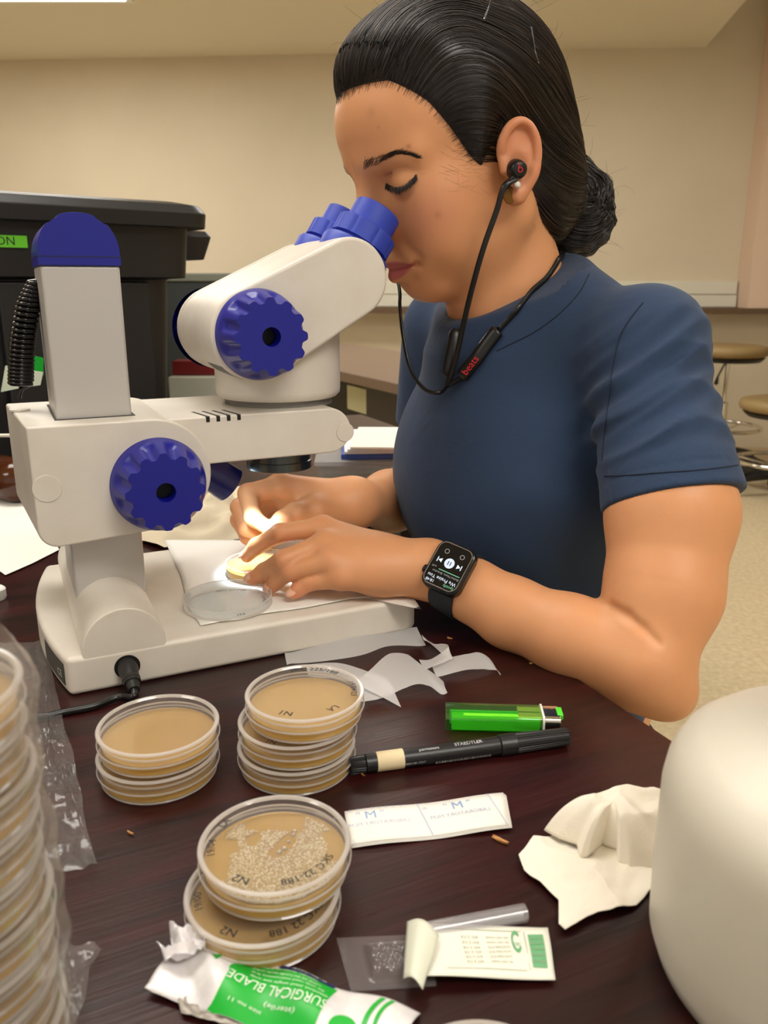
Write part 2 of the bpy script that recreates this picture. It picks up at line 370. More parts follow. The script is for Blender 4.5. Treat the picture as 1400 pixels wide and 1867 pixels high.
# crumbs on the table
for i, (px, py, s) in enumerate(((912, 1535, .0042), (238, 1522, .002), (662, 1416, .0014), (820, 1166, .0022), (968, 1212, .0012), (838, 1210, .001), (545, 1262, .001))):
    p = tab(px, py); mb = MB()
    a0_ = random.uniform(-.7, -.3)
    for k in range(3):
        a = a0_+random.uniform(-.25, .25); mb.tube([(math.cos(a)*s*t, math.sin(a)*s*t, .0006+.0006*abs(t)+k*.0003) for t in (-1.2, -.3, .6, 1.2)], [.0002, s*.25, s*.2, .0001], 6)
    o = mb.build('crumb', mat('crumb_brown', srgb(196, 140, 80), 0.7), None, 60); o.location = p
    tag(o, ['brown wood shaving lying between the film strip and the tissue', 'small crumb on the bare table left of the N2 dishes', 'tiny crumb under the pale end of the marker', 'crumb on the table edge below the watch', 'tiny crumb on the table near the forearm', 'tiny crumb beside the clear film strip ends', 'tiny crumb between the microscope base and the dish stack'][i], 'crumb', 'crumbs on the table')
# ================================================================== microscope
m_body = noise_col(mat('cream_plastic', (1, 1, 1, 1), 0.38), srgb(217, 209, 197), srgb(225, 218, 207), (25, 25, 25), bump=.03, bscale=1500)
m_alu = mat('brushed_aluminium', srgb(196, 192, 188), 0.42, 0.35)
m_blue = mat('blue_plastic', srgb(9, 17, 138), 0.34); m_blue2 = mat('blue_rubber', srgb(44, 66, 178), 0.5)
m_hole = mat('hole_black', srgb(6, 6, 6), 0.6); m_sticker = mat('grey_sticker', srgb(70, 70, 66), 0.45); m_gap = mat('gap_dark', srgb(50, 48, 46), 0.6)
MS = empty('stereo_microscope', MO, MYAW)
tag(MS, 'cream stereo microscope with blue knobs and blue eyepieces, standing on the dark table', 'microscope')
m_ = .115; W_ = .228
lft = [(.0015-.0148*(1-((b_-m_)/m_)**2), b_) for b_ in np.linspace(W_, 0, 17)]
rgt = [(.2876-.006, 0), (.2876, .006), (.2876, W_-.006), (.2816, W_)]
base = MB().prism(lft+rgt, 0.0, .0300).build('base', m_body, MS, ang=30, bevel=.0055, bseg=4)
dm = MB().lathe([(0, 0), (.0295, 0), (.0300, .0008), (.0308, W_*.5), (.0300, W_-.001), (.0295, W_), (0, W_)], 72, Matrix.Translation((.0425, .0005, .0322)) @ Matrix.Rotation(-math.pi/2, 4, 'X'))
dm.build('pillar_foot', m_body, MS, 40, bevel=.001)
MB().box((.0165, .072, .045), (.0715, .158, .304)).build('column', m_alu, MS, ang=30, bevel=.0022, bseg=3)
cp = [(.0155, .304), (.0725, .304), (.0725, .3105)]
for k in range(33):
    t = math.pi*k/32; r = 1-(.035 if k in (9, 10, 11, 21, 22, 23) else 0); cx_k, sx_k = math.cos(t), math.sin(t); cp.append((.044+.0283*r*math.copysign(abs(cx_k)**.9, cx_k), .3105+.0300*r*sx_k**.9))
cp.append((.0155, .3105))
cpo = MB().prism(cp, .0705, .1595, 'y').build('column_cap', m_blue, MS, ang=40, bevel=.0012)
MB().box((.0152, .0702, .3098), (.0728, .1598, .3106)).build('cap_groove', mat('blue_groove', srgb(12, 18, 80), .5), cpo, 0)
# coiled cable beside the column
cc = catmull([loc(63, 512, .135), loc(52, 555, .135), loc(43, 610, .135), loc(39, 660, .135), loc(38, 700, .135)], 14)
hel = []
turns = 23; nn = turns*14
for i in range(nn+1):
    t = i/nn*(len(cc)-1); k = min(int(t), len(cc)-2); p = cc[k].lerp(cc[k+1], t-k); a = 2*math.pi*turns*i/nn; R = .0080*min(1, .45+i/nn*2.2)
    hel.append((p.x+R*math.cos(a), p.y+R*math.sin(a), p.z))
tail = [tuple(loc(40, 708, .135)), tuple(loc(36, 716, .135)), tuple(loc(34, 726, .135))]
MB().tube(hel+tail, .0021, 7).build('coiled_cable', mat('cable_gloss', srgb(10, 10, 11), .18), MS, 80)
MB().lathe([(0, 0), (.008, 0), (.008, .0012), (0, .0012)], 20, Matrix.Translation((loc(34, 731, .135)[0], .135, .1927))).build('cable_socket', m_body, MS, 40)
# focus housing (D-shaped block) and its details
bx = [(-.006, .1925), (-.0062, .115)]
for k in range(1, 8):
    t = k/8*math.pi/2; bx.append((-.0062+.014*(1-math.cos(t)), .1155-.0145*math.sin(t)))
bx += [(.008, .1010)]
for k in range(33):
    t = -math.pi/2+math.pi*k/32; bx.append((.081+.0436*math.cos(t), .149+.0435*math.sin(t)))
bxm = MB().prism(bx, .045, .185, 'y'); bxm.v = [(x-(y-.045)*.075 if x < .02 else x, y, z) for x, y, z in bxm.v]; bxm.build('focus_housing', m_body, MS, ang=25, bevel=.0018, bseg=3)
MB().box((.0148, .069, .1924), (.0735, .161, .1929)).build('column_slot', m_gap, MS, 0)
def disc(name, c, r, h, m, par=MS, axis=(0, -1, 0)):
    return MB().lathe([(0, 0), (r, 0), (r, h*.6), (r*.97, h), (0, h)], 40, frame(c, (1, 0, 0), axis)).build(name, m, par, 40)
disc('screw_cover', (loc(86, 891, .045)[0], .045, loc(86, 891, .045)[2]), .0102, .0008, m_body)
arm = [(.05, .1905), (.05, .1525)]
for k in range(25):
    t = -math.pi/2+math.pi*k/24; arm.append((.2285+.0195*math.cos(t), .1715+.0190*math.sin(t)))
am = MB().prism(arm, .052, .178, 'y').build('arm', m_body, MS, ang=25, bevel=.0016, bseg=3)
q = loc(629, 788, .052); disc('screw_cover', (q[0], .052, q[2]), .0080, .0008, m_body)
for k in range(4):
    x = loc(378+19*k, 748, .052)[0]
    MB().prism([(x-.0014, .0515), (x+.0014, .0515), (x-.0042, .082), (x-.0064, .082)], .1897, .1907).build('vent_slot', m_gap, am, 0)
    MB().box((x-.0014, .0516, .1862), (x+.0014, .0525, .1905)).build('vent_slot', m_hole, am, 0)
def knob(name, a, c, b0, b1, r0, r1, notches, par=MS, hole=.0072):
    """scalloped grip knob: axis along -b from the housing at b0 to the face at b1"""
    seg = notches*14; nz = 12; d_ = b1-b0; v = []; f = []
    for j in range(nz+1):
        s = j/nz
        for i in range(seg):
            th = 2*math.pi*i/seg; r = r0+(r1-r0)*s
            ph = ((i/14.0) % 1.0)-.5
            nt = math.exp(-(ph/.26)**4)*max(0, min(1, (s-.28)/.14))*.0042*(.55+.45*s)
            r -= nt
            v.append((a+r*math.cos(th), b0+d_*s, c+r*math.sin(th)))
    for j in range(nz):
        for i in range(seg):
            l = (i+1) % seg; f.append((j*seg+i, j*seg+l, (j+1)*seg+l, (j+1)*seg+i))
    o = len(v)
    for (rr, dy) in ((hole*1.02, 0), (hole, d_*.08), (hole, -d_*.7)):
        for i in range(seg):
            th = 2*math.pi*i/seg; v.append((a+rr*math.cos(th), b1+(0 if dy == 0 else (-d_*.02 if dy*d_ > 0 else -d_*.7)), c+rr*math.sin(th)))
    for i in range(seg):
        l = (i+1) % seg; f.append((nz*seg+i, nz*seg+l, o+l, o+i))
        f.append((o+i, o+l, o+seg+l, o+seg+i)); f.append((o+seg+i, o+seg+l, o+2*seg+l, o+2*seg+i))
    f.append(tuple(o+2*seg+i for i in range(seg)))
    k = MB().add(v, f).build(name, m_blue, par, ang=32)
    MB().lathe([(0, 0), (hole*.96, 0), (hole*.96, .001), (0, .001)], 32, frame((a, b1-d_*.55, c), (1, 0, 0), (0, d_, 0))).build('bore_plug', m_hole, k, 40)
    return k
knob('focus_knob', .0835, .1415, .045, .0165, .0368, .0296, 12)
knob('focus_knob', .0835, .1415, .185, .2135, .0368, .0296, 12)
# head: slanted body, turret, zoom knobs
hd = MB().prism(stadium((.168, .2525), .0365, (.2495, .2955), .0322, 32), .05, .18, 'y').build('head', m_body, MS, ang=25, bevel=.0035, bseg=4)
MB().prism(stadium((.168, .2525), .0368, (.2495, .2955), .0325, 32), .1655, .1662, 'y').build('head_seam', mat('seam_cream', srgb(200, 192, 174), .5), hd, 25)
knob('zoom_knob', .1700, .2525, .0505, .0185, .0355, .0290, 12)
knob('zoom_knob', .1640, .2525, .1795, .2115, .0362, .0296, 12)
MB().grid(lambda a, b_: (.168+.0367*math.cos(math.radians(222+34*a)), .058+.048*b_, .2525+.0367*math.sin(math.radians(222+34*a))), 10, 2).build('rating_label', m_sticker, hd, 60)
MB().lathe([(0, .196), (.0515, .196), (.0545, .199), (.0550, .203), (.0550, .262), (0, .262)], 72, Matrix.Translation((.205, m_, 0))).build('turret', m_body, MS, 40)
MB().lathe([(0, .1895), (.0475, .1895), (.0475, .197), (0, .197)], 64, Matrix.Translation((.205, m_, 0))).build('turret_ring', mat('ring_grey', srgb(120, 116, 110), .5), MS, 40)
ob = MB().lathe([(0, .1540), (.030, .1540), (.030, .1440), (.0285, .1435), (.0285, .1385), (.0295, .138), (.0295, .1310), (.0265, .1300), (.0260, .1330), (0, .1340)], 64, Matrix.Translation((.2035, m_, 0))).build('objective', mat('objective_metal', srgb(90, 96, 98), .25, .8), MS, 40)
MB().lathe([(.0264, .1316), (.012, .1306), (0, .1300)], 48, Matrix.Translation((.2035, m_, 0))).build('objective_lens', clear('lens_glass', (.75, .85, .88, 1), .02, .08), ob, 60)
dE = Vector((math.sin(math.radians(33)), 0, math.cos(math.radians(33))))
for eb in (.083, .147):
    P0 = Vector((.2665, eb, .3170))
    et = MB().lathe([(0, -.012), (.0300, -.010), (.0305, .000), (.0290, .0032), (.0235, .0040), (0, .0040)], 56, frame(P0, (1, 0, 0), dE)).build('eyepiece', m_blue2, MS, 40)
    seg = 72; v = []; f = []
    prof = [(.0225, .004), (.0225, .0065), (.0262, .0070), (.0264, .0215), (.0250, .0226), (.0208, .0230), (.0206, .0395), (.0196, .0405), (.0172, .0400), (.0165, .0300)]
    for i in range(seg):
        th = 2*math.pi*i/seg
        for k, (r, z) in enumerate(prof):
            if k in (2, 3) and i % 9 == 0: r -= .0009
            v.append((r*math.cos(th), r*math.sin(th), z))
    n = len(prof)
    for i in range(seg):
        j = (i+1) % seg
        for k in range(n-1): f.append((i*n+k, j*n+k, j*n+k+1, i*n+k+1))
    MB().add(v, f, frame(P0, (1, 0, 0), dE)).build('diopter_ring', m_blue2, et, ang=30)
    MB().lathe([(0, .034), (.0168, .034), (.0168, .0345), (0, .0345)], 40, frame(P0, (1, 0, 0), dE)).build('ocular_lens', mat('ocular_glass', srgb(10, 10, 16), .05), et, 40)
# lamp on the stand
lp0 = Vector(loc(372, 852, m_)); lp1 = Vector(loc(420, 884, m_)); ld = (lp1-lp0).normalized()
Ml = frame(lp0, (0, 1, 0), ld); ll = (lp1-lp0).length
ld_ = MB().lathe([(0, -.01), (.012, -.01), (.0145, 0), (.0165, ll*.75), (.0165, ll), (.0152, ll+.0008), (.0150, ll-.004), (0, ll-.005)], 40, Ml).build('stand_lamp', mat('lamp_blue', srgb(22, 28, 110), .25), MS, 40)
MB().lathe([(0, ll-.0045), (.0148, ll-.0045), (.0148, ll-.003), (0, ll-.002)], 32, Ml).build('lamp_lens', emis('led_face', (.72, .90, 1.0, 1), 14.0), ld_, 40)
sp = bpy.data.lights.new('stand_lamp_light', 'SPOT'); sp.energy = 1.9; sp.color = (.74, .90, 1.0); sp.spot_size = math.radians(66); sp.spot_blend = .55; sp.shadow_soft_size = .012
so = bpy.data.objects.new('stand_lamp_light', sp); C.objects.link(so); so.parent = MS
pt = lp1+ld*.004; tgt = Vector((.186, .112, .036)); so.location = pt; so.rotation_euler = (tgt-pt).to_track_quat('-Z', 'Y').to_euler()
# power lead
q = loc(232, 1215, 0)
Mp = frame((q[0], 0, q[2]), (1, 0, 0), (0, -1, 0))
MB().lathe([(.0100, -.004), (.0082, -.0002), (.0080, .0006), (.0094, .0007)], 32, Mp).build('socket_rim', m_hole, MS, 40)
MB().lathe([(0, -.003), (.0074, -.003), (.0074, .004), (.0066, .009), (.0062, .0135), (.0066, .014), (.0066, .016), (.0060, .0165), (.0064, .017), (.0064, .019), (.0050, .020), (.0040, .026), (0, .0265)], 28, frame((q[0], 0, q[2]), (1, 0, 0), (0.03, -1, -.32))).build('power_plug', m_black, MS, 40)
cpts = [(q[0]+.0008, -.022, q[2]-.0065), (q[0]-.001, -.030, q[2]-.0100)]
Mi = (Matrix.Translation(Vector(MO)) @ rotz(MYAW)).inverted()
for (px, py, z) in ((216, 1271, .0034), (170, 1288, .0028), (120, 1298, .0028), (60, 1308, .0028), (-60, 1300, .0028)): cpts.append(tuple(Mi @ Vector(tab(px, py, z))))
MB().tube(catmull(cpts, 10), .0026, 10).build('power_cable', mat('cable_black', srgb(14, 14, 15), .3), MS, 80)
# CE plate on the curved left end
v = []
for b_ in np.linspace(.008, .062, 10):
    a_ = .0015-.0148*(1-((b_-m_)/m_)**2)-.0004; v += [(a_, b_, .006), (a_, b_, .0235)]
pl_ = MB().add(v, [(2*i, 2*i+2, 2*i+3, 2*i+1) for i in range(9)]).build('rating_plate', m_sticker, MS, 60)
tm = MB(); a_ = .0015-.0148*(1-((.018-m_)/m_)**2)-.0009
text_flat(tm, 'CE', .008, frame((a_+.0002, .017, .011), (.25, -1, 0), (-1, -.25, 0)))
tm.build('plate_text', mat('print_white', srgb(215, 215, 210), .6), pl_, 0)
# ================================================================== petri dishes
DR = .0365; DT = .0165
m_lid = clear('petri_plastic', (.965, .96, .95, 1), .05, .03, .05)
m_rim = clear('petri_edge', (.93, .92, .90, 1), .12, .10, .42, (.95, .90, .86, 1))
m_agar = mat('amber_agar', srgb(226, 184, 96), .20, Transmission_Weight=.32, Subsurface_Weight=.25)
m_agar.node_tree.nodes['Principled BSDF'].inputs['Subsurface Radius'].default_value = (.012, .008, .003); m_agar.node_tree.nodes['Principled BSDF'].inputs['IOR'].default_value = 1.34
m_ink = mat('black_ink', srgb(20, 18, 22), .5)
def mesh_of(mb, name, m, ang=35):
    o = mb.build(name, m, None, ang); me = o.data; bpy.data.objects.remove(o); return me
lid_me = mesh_of(MB().lathe([(0, .0156), (.0335, .0156), (.0340, .0162), (.0352, .0164), (.0362, .0160), (DR, .0152), (DR, .0080)], 72), 'lid', m_lid)
lid_me2 = mesh_of(MB().ring([(.0337, .0155), (.0346, .0166), (.0361, .0165), (.0366, .0157), (.0360, .0150)], 72).ring([(.0361, .0078), (.0368, .0078), (.0368, .0086), (.0361, .0086)], 72), 'lid_rim', m_rim)
base_me = mesh_of(MB().lathe([(0, .0006), (.0330, .0006), (.0345, .0018), (.0348, .0118)], 72), 'dish_base', m_lid)
base_me2 = mesh_of(MB().ring([(.0322, .0001), (.0338, .0001), (.0347, .0012), (.0340, .0018), (.0326, .0012)], 72).ring([(.0340, .0112), (.0349, .0112), (.0349, .0120), (.0340, .0120)], 72), 'base_rim', m_rim)
agar_me = mesh_of(MB().lathe([(0, .0012), (.0330, .0012), (.0341, .0022), (.0341, .0078), (.0325, .0074), (0, .0074)], 64), 'agar', m_agar, 40)
def dish(p, rz, label, group=None, lid=True, texts=(), agar=True, base=True, tilt=None, name='petri_dish'):
    t = empty(name, p, rz)
    if tilt: t.rotation_euler = (tilt[0], tilt[1], rz)
    if base:
        bo = link('dish_base', base_me, None, t, 0); link('base_rim', base_me2, None, bo, 0)
    if agar: link('agar', agar_me, None, t, 0)
    if lid:
        lo = link('lid', lid_me, None, t, 0); link('lid_rim', lid_me2, None, lo, 0)
    par = t
    if texts:
        for (s, deg, size, r) in texts:
            tm = MB(); text_arc(tm, s, size, r, math.radians(deg)-rz, .0158 if lid else .0125, .00012); tm.build('handwriting', m_ink, lo if lid else t, 0)
    tag(t, label, 'petri dish', group); return t
g = 'agar plates stacked on the table'
dish((-.1385, .4405, 0), .3, 'plain amber agar plate, lower one of the pair beside the microscope plug', g)
dish((-.1378, .4425, DT), 1.0, 'unmarked amber agar plate on top of the pair beside the microscope plug', g)
dish((-.0545, .4490, 0), .2, 'amber agar plate at the bottom of the three-high stack beside the marker', g, texts=(('SKC 22-5/188', 80, .0048, .0295), ('N1', 250, .0052, .0285), ('LA', 290, .0052, .0285)))
dish((-.0535, .4500, DT), .9, 'amber agar plate in the middle of the three-high stack beside the marker', g, texts=(('SKC 225/188', 75, .0048, .0295), ('N1', 246, .0052, .0290), ('LA', 300, .0052, .0290)))
top_b = dish((-.0488, .4520, 2*DT), 0, 'agar plate marked N1 and LA on top of the three-high stack', g, texts=(('SKC 225/188', 83, .0058, .0290), ('19/04/23', 8, .0052, .0288), ('LA', 312, .0062, .0255), ('N1', 252, .0066, .0252)))
tn = (('SKC 22-188', 312, .0056, .0268), ('N2', 245, .0062, .0266), ('19/04', 188, .0052, .0285), ('LA', 152, .0056, .0285))
dish((-.0572, .3215, 0), 0, 'agar plate marked N2, lower of the nearest pair, half under the foil packet', g, texts=(('SKC 22 188', 312, .0056, .0272), ('N2', 247, .0060, .0272), ('19/00', 196, .0052, .0285)))
n2 = dish((-.0525, .3335, DT), 0, 'agar plate marked N2 with white speckled growth and droplets, nearest pair, on top', g, texts=tn)
# growth layer and droplets in the N2 plate
def in_n2(px, py): p = tab(px, py, DT+.0076); return p[0]+.0525, p[1]-.3335
m_grow = mat('growth', srgb(214, 200, 160), .6)
gb = m_grow.node_tree.nodes['Principled BSDF']; tc = N(m_grow, 'ShaderNodeTexCoord'); vo = N(m_grow, 'ShaderNodeTexVoronoi', i_Scale=900.0); L(m_grow, tc.outputs['Object'], vo.inputs['Vector'])
rp = N(m_grow, 'ShaderNodeValToRGB'); rp.color_ramp.elements[0].position = .15; rp.color_ramp.elements[1].position = .6; rp.color_ramp.elements[0].color = srgb(238, 228, 200); rp.color_ramp.elements[1].color = srgb(176, 148, 96)
L(m_grow, vo.outputs['Distance'], rp.inputs[0]); L(m_grow, rp.outputs[0], gb.inputs['Base Color'])
bpn = N(m_grow, 'ShaderNodeBump', i_Strength=.6, i_Distance=.0004); bpn.invert = True; L(m_grow, vo.outputs['Distance'], bpn.inputs['Height']); L(m_grow, bpn.outputs[0], gb.inputs['Normal'])
h0 = np.array(in_n2(506, 1556)); h1 = np.array(in_n2(541, 1512)); s0_ = np.array(in_n2(497, 1492)); s1_ = np.array(in_n2(458, 1535))
def segd(p, a, b):
    t = np.clip(np.dot(p-a, b-a)/np.dot(b-a, b-a), 0, 1); return np.linalg.norm(p-a-(b-a)*t)
gm = MB(); n = 84; idx = {}
for i in range(n+1):
    for j in range(n+1):
        x = (i/n*2-1)*.0335; y = (j/n*2-1)*.0335; idx[i, j] = len(gm.v); gm.v.append((x, y, .0079+.00012*random.random()))
for i in range(n):
    for j in range(n):
        x = ((i+.5)/n*2-1)*.0335; y = ((j+.5)/n*2-1)*.0335; p = np.array([x, y]); nz = float(hash_noise(x, y, 260, 3))*.0022
        ok = math.hypot(x, y) < .0322+nz*.3
        ok = ok and segd(p, h0, h1) > .0036+nz*.6 and segd(p, s0_, s1_) > .0026+nz
        ok = ok and (x > -.0215+nz*2 or (y > .012 and x > -.026)) and not (y > .020+nz and -.018 < x < .012) and not (y > .024 and x < 0)
        ok = ok and not (x > .0235+nz and y > -.004 and y < .018)
        if ok: gm.f.append((idx[i, j], idx[i+1, j], idx[i+1, j+1], idx[i, j+1]))
gm.build('growth', m_grow, n2, 60, fix=False)
m_drop = mat('water_drop', srgb(225, 215, 190), .03, Transmission_Weight=.8)
for (cx, cy, s) in ((860, 380, .0013), (848, 408, .0013), (812, 462, .0010), (778, 517, .0014), (738, 548, .0014)):
    x, y = in_n2(340+cx/4.375, 1430+cy/4.375)
    MB().lathe([(s, 0), (s*.95, s*.35), (s*.7, s*.7), (s*.3, s*.92), (0, s)], 16, Matrix.Translation((x, y, .0078))).build('droplet', m_drop, n2, 80)
# dish and lid on the microscope stage
st = tab(480, 1035, .036)
dish((st[0], st[1], .0312), .2, 'open agar plate glowing yellow under the microscope lamp, held by her fingertips', None, lid=False)
p = tab(416, 1097, .034)
lt = empty('empty_petri_dish', (p[0], p[1], .0316+.0166), .1); lt.rotation_euler = (math.pi, 0, .1)
lid_f = lid_me.copy(); lid_f.materials.clear(); lid_f.materials.append(clear('petri_frosted', (.95, .96, .96, 1), .06, .05, .13, (.98, .99, .99, 1)))
lo = link('lid', lid_f, None, lt, 0); link('lid_rim', lid_me2, None, lo, 0)
for a_ in (('SKC 22-188', .0052, .0285, 90), ('N1', .0056, .0275, -65), ('19/04/23', .0046, .029, 10)):
    tm = MB(); text_arc(tm, a_[0], a_[1], a_[2], math.radians(a_[3]), .0150); hw = tm.build('handwriting', m_ink, lo, 0); hw.scale = (1, -1, 1)
tag(lt, 'empty clear petri dish lid lying upside down on the microscope base', 'petri lid')
# ------------------------------------------------------------------ tall stack at the left edge with its plastic sleeve
SX, SY = -.1555, .236
for k in range(10):
    rs = (k*.7) % 1.3; ox = .0008*math.sin(k*2.1); oy = .0008*math.cos(k*1.7)
    dish((SX+ox, SY+oy, .0165*k), rs, 'agar plate in the tall bagged column at the left edge, counted %s from the table' % ('first second third fourth fifth sixth seventh eighth ninth tenth'.split()[k]), 'bagged column of agar plates')
m_film = clear('film_plastic', (.93, .93, .93, 1), .16, .05, .10, (.92, .88, .86, 1))
bp_ = N(m_film, 'ShaderNodeBump', i_Strength=.35, i_Distance=.003); nz_ = N(m_film, 'ShaderNodeTexNoise', i_Scale=90.0, i_Detail=5.0)
tcf = N(m_film, 'ShaderNodeTexCoord'); L(m_film, tcf.outputs['Object'], nz_.inputs['Vector']); L(m_film, nz_.outputs[0], bp_.inputs['Height'])
for nd in m_film.node_tree.nodes:
    if nd.type == 'BSDF_GLOSSY': L(m_film, bp_.outputs[0], nd.inputs['Normal'])
sl = empty('plastic_sleeve', (SX, SY, 0)); tag(sl, 'crinkled clear plastic bag pulled round the tall column of agar plates', 'plastic bag')
def slv(u_, v_):
    th = 2*math.pi*u_; z = .0008+v_*.176; r = .0388+.0016*math.sin(7*th+z*60)+.0012*math.sin(13*th-z*90)+.0010*math.sin(z*240+3*th)
    if v_ > .94: r *= 1-(v_-.94)*2.5
    return (r*math.cos(th), r*math.sin(th), z)
MB().grid(slv, 96, 48).build('bag_wrap', m_film, sl, 60)
def radial_sheet(mb, pts, zf, rings=16, n=None, M=None):
    """sheet filling a closed outline (world xy); zf(x, y, r) gives the height, r = 0 centre .. 1 rim"""
    P = np.array(pts); c = P.mean(0); seg = []
    m = len(P)
    for i in range(m):
        for k in range(5): seg.append(P[i]+(P[(i+1) % m]-P[i])*k/5)
    v = [(c[0], c[1], zf(c[0], c[1], 0))]; f = []; ns = len(seg)
    for r in range(1, rings+1):
        for s in seg:
            q = c+(s-c)*r/rings; v.append((q[0], q[1], zf(q[0], q[1], r/rings)))
    for i in range(ns):
        j = (i+1) % ns; f.append((0, 1+i, 1+j))
        for r in range(rings-1): f.append((1+r*ns+i, 1+(r+1)*ns+i, 1+(r+1)*ns+j, 1+r*ns+j))
    return mb.add(v, f, M)
def pxs(L_, z=0.0): return [tuple(tab(x, y, z)[:2]) for x, y in L_]
def ridged(x, y, s, seed): return 1-abs(float(hash_noise(x, y, s, seed)))
def zbag(x, y, r): return .0015+.009*max(0, ridged(x, y, 150, 5)-.3)*(1-.5*r)+.002*ridged(x, y, 330, 9)
kid(radial_sheet(MB(), pxs([(-60, 1165), (60, 1172), (84, 1168), (92, 1215), (110, 1290), (118, 1330), (134, 1375), (140, 1415), (150, 1450), (152, 1480), (160, 1520), (178, 1575), (150, 1588), (90, 1592), (20, 1560), (-60, 1400)], .004), zbag, 26).build('bag_tail', m_film, None, 60), sl)
kid(radial_sheet(MB(), pxs([(60, 1735), (110, 1722), (172, 1712), (186, 1735), (165, 1760), (155, 1830), (140, 1867), (60, 1890)], .004), zbag, 18).build('bag_tail', m_film, None, 60), sl)
# ------------------------------------------------------------------ clear film strips
m_para = clear('parafilm', (.92, .92, .92, 1), .22, .10, .72, (1.0, .99, .99, 1))
strips = [([(521, 1203), (540, 1197), (600, 1186), (660, 1178), (700, 1166), (740, 1160), (768, 1160)], [.007, .0075, .008, .009, .0095, .0095, .009], .006, 1, 'long narrow strip of clear film lying nearest the microscope base'),
          ([(650, 1262), (690, 1243), (725, 1226), (760, 1222), (790, 1240), (812, 1256)], [.009, .012, .016, .017, .011, .003], .008, 2, 'wide folded piece of clear film behind the N1 dish stack'),
          ([(792, 1224), (825, 1214), (858, 1206), (880, 1203), (898, 1212), (912, 1231)], [.0040, .0070, .0090, .0085, .005, .0008], .005, 3, 'curled end of clear film pointing at the lighter'),
          ([(772, 1172), (790, 1178), (808, 1188), (822, 1198), (800, 1210), (770, 1212)], [.004, .006, .006, .004, .006, .006], .012, 4, 'small folded loop of clear film under the watch'),
          ([(560, 1222), (620, 1225), (668, 1240), (720, 1262)], [.005, .008, .011, .012], .003, 6, 'flat piece of clear film partly under the N1 dish stack')]
for (ln, wd, amp, sd, lab) in strips:
    cl = catmull([tab(x, y, .003) for x, y in ln], 6); mb = MB(); nn = len(cl)
    ws = np.interp(np.linspace(0, len(wd)-1, nn), range(len(wd)), wd)
    v = []
    for i, p in enumerate(cl):
        for j in range(9):
            t = (j/8-.5)*2; sx = p.x+t*ws[i]*-.35; sy = p.y+t*ws[i]*1.75
            z = .0010+amp*.6*(.5+.5*math.sin(i*.30+sd*2+t*.9))*(.6+.4*t*t)+.0006*sd*.3
            v.append((sx, sy, z))
    mb.add(v, [(i*9+j, (i+1)*9+j, (i+1)*9+j+1, i*9+j+1) for i in range(nn-1) for j in range(8)])
    o = mb.build('film_strip', m_para, None, 80); tag(o, lab, 'film', 'scraps of clear sealing film')
# ------------------------------------------------------------------ lighter
p0 = tab(812, 1306, .006); p1 = tab(1024, 1312, .006); dx = p1-p0; Ll = float(np.linalg.norm(dx[:2])); ry = math.atan2(dx[1], dx[0])
lt = empty('lighter', (p0[0], p0[1], 0), ry); tag(lt, 'see-through green cigarette lighter with a chrome top', 'lighter')
m_green = clear('green_clear', (.72, .98, .62, 1), .04, .06, .07, (.35, .95, .25, 1))
m_liq = clear('green_liquid', (.25, 1.0, .10, 1), .10, .04, .55, (.16, .95, .03, 1))
hw_, hh = .0115, .0062
def rbox(x0, x1, hy, hz, zc, r=.004):
    pts = []
    for (cx, cy, a0) in ((hy-r, hz-r, 0), (-hy+r, hz-r, 90), (-hy+r, -hz+r, 180), (hy-r, -hz+r, 270)):
        for k in range(5): t = math.radians(a0+k*22.5); pts.append((cx+r*math.cos(t), zc+cy+r*math.sin(t)))
    return MB().prism(pts, x0, x1, 'x')
rbox(0, Ll*.82, .0108, .0062, .0062).build('body', m_green, lt, 30, bevel=.0006)
MB().box((.004, -.0098, .0012), (Ll*.80, -.0012, .0108)).build('liquid', m_liq, lt, 30, bevel=.001)
MB().box((.003, -.0008, .0012), (Ll*.80, .0002, .0112)).build('divider', mat('green_solid', srgb(60, 190, 50), .4), lt, 30)
for y_, x0_, x1_ in ((.0035, .006, .42), (.0065, .02, .42), (.0045, .45, .80)): MB().box((x0_*1.0 if x0_ < .05 else x0_*Ll, y_-.0010, .003), (x1_*Ll, y_+.0010, .006)).build('inner_tube', mat('green_tube', srgb(30, 150, 60), .35), lt, 30, bevel=.0008)
MB().box((.012, -.0070, .0105), (Ll*.62, -.0040, .0115)).build('dip_tube', mat('dip_tube', srgb(180, 250, 70), .4), lt, 30, bevel=.0004)
rbox(Ll*.62, Ll*.82, .0075, .0040, .0072, .001).build('valve', mat('valve_brass', srgb(200, 190, 110), .3, .5), lt, 30)
rbox(Ll*.82, Ll*.835, .0112, .0065, .0065).build('collar', mat('white_plastic', srgb(235, 235, 230), .4), lt, 30)
ch = rbox(Ll*.835, Ll*.975, .0104, .0060, .0062).build('metal_hood', m_chrome, lt, 30, bevel=.0006)
for k in range(3): MB().box((Ll*.88+k*.0035, -.004, .0120), (Ll*.88+k*.0035+.0016, .003, .0124)).build('hood_slot', m_hole, ch, 0)
rbox(Ll*.95, Ll, .0055, .0022, .0105, .001).build('press_button', mat('green_button', srgb(80, 220, 50), .4), lt, 30, bevel=.0005)
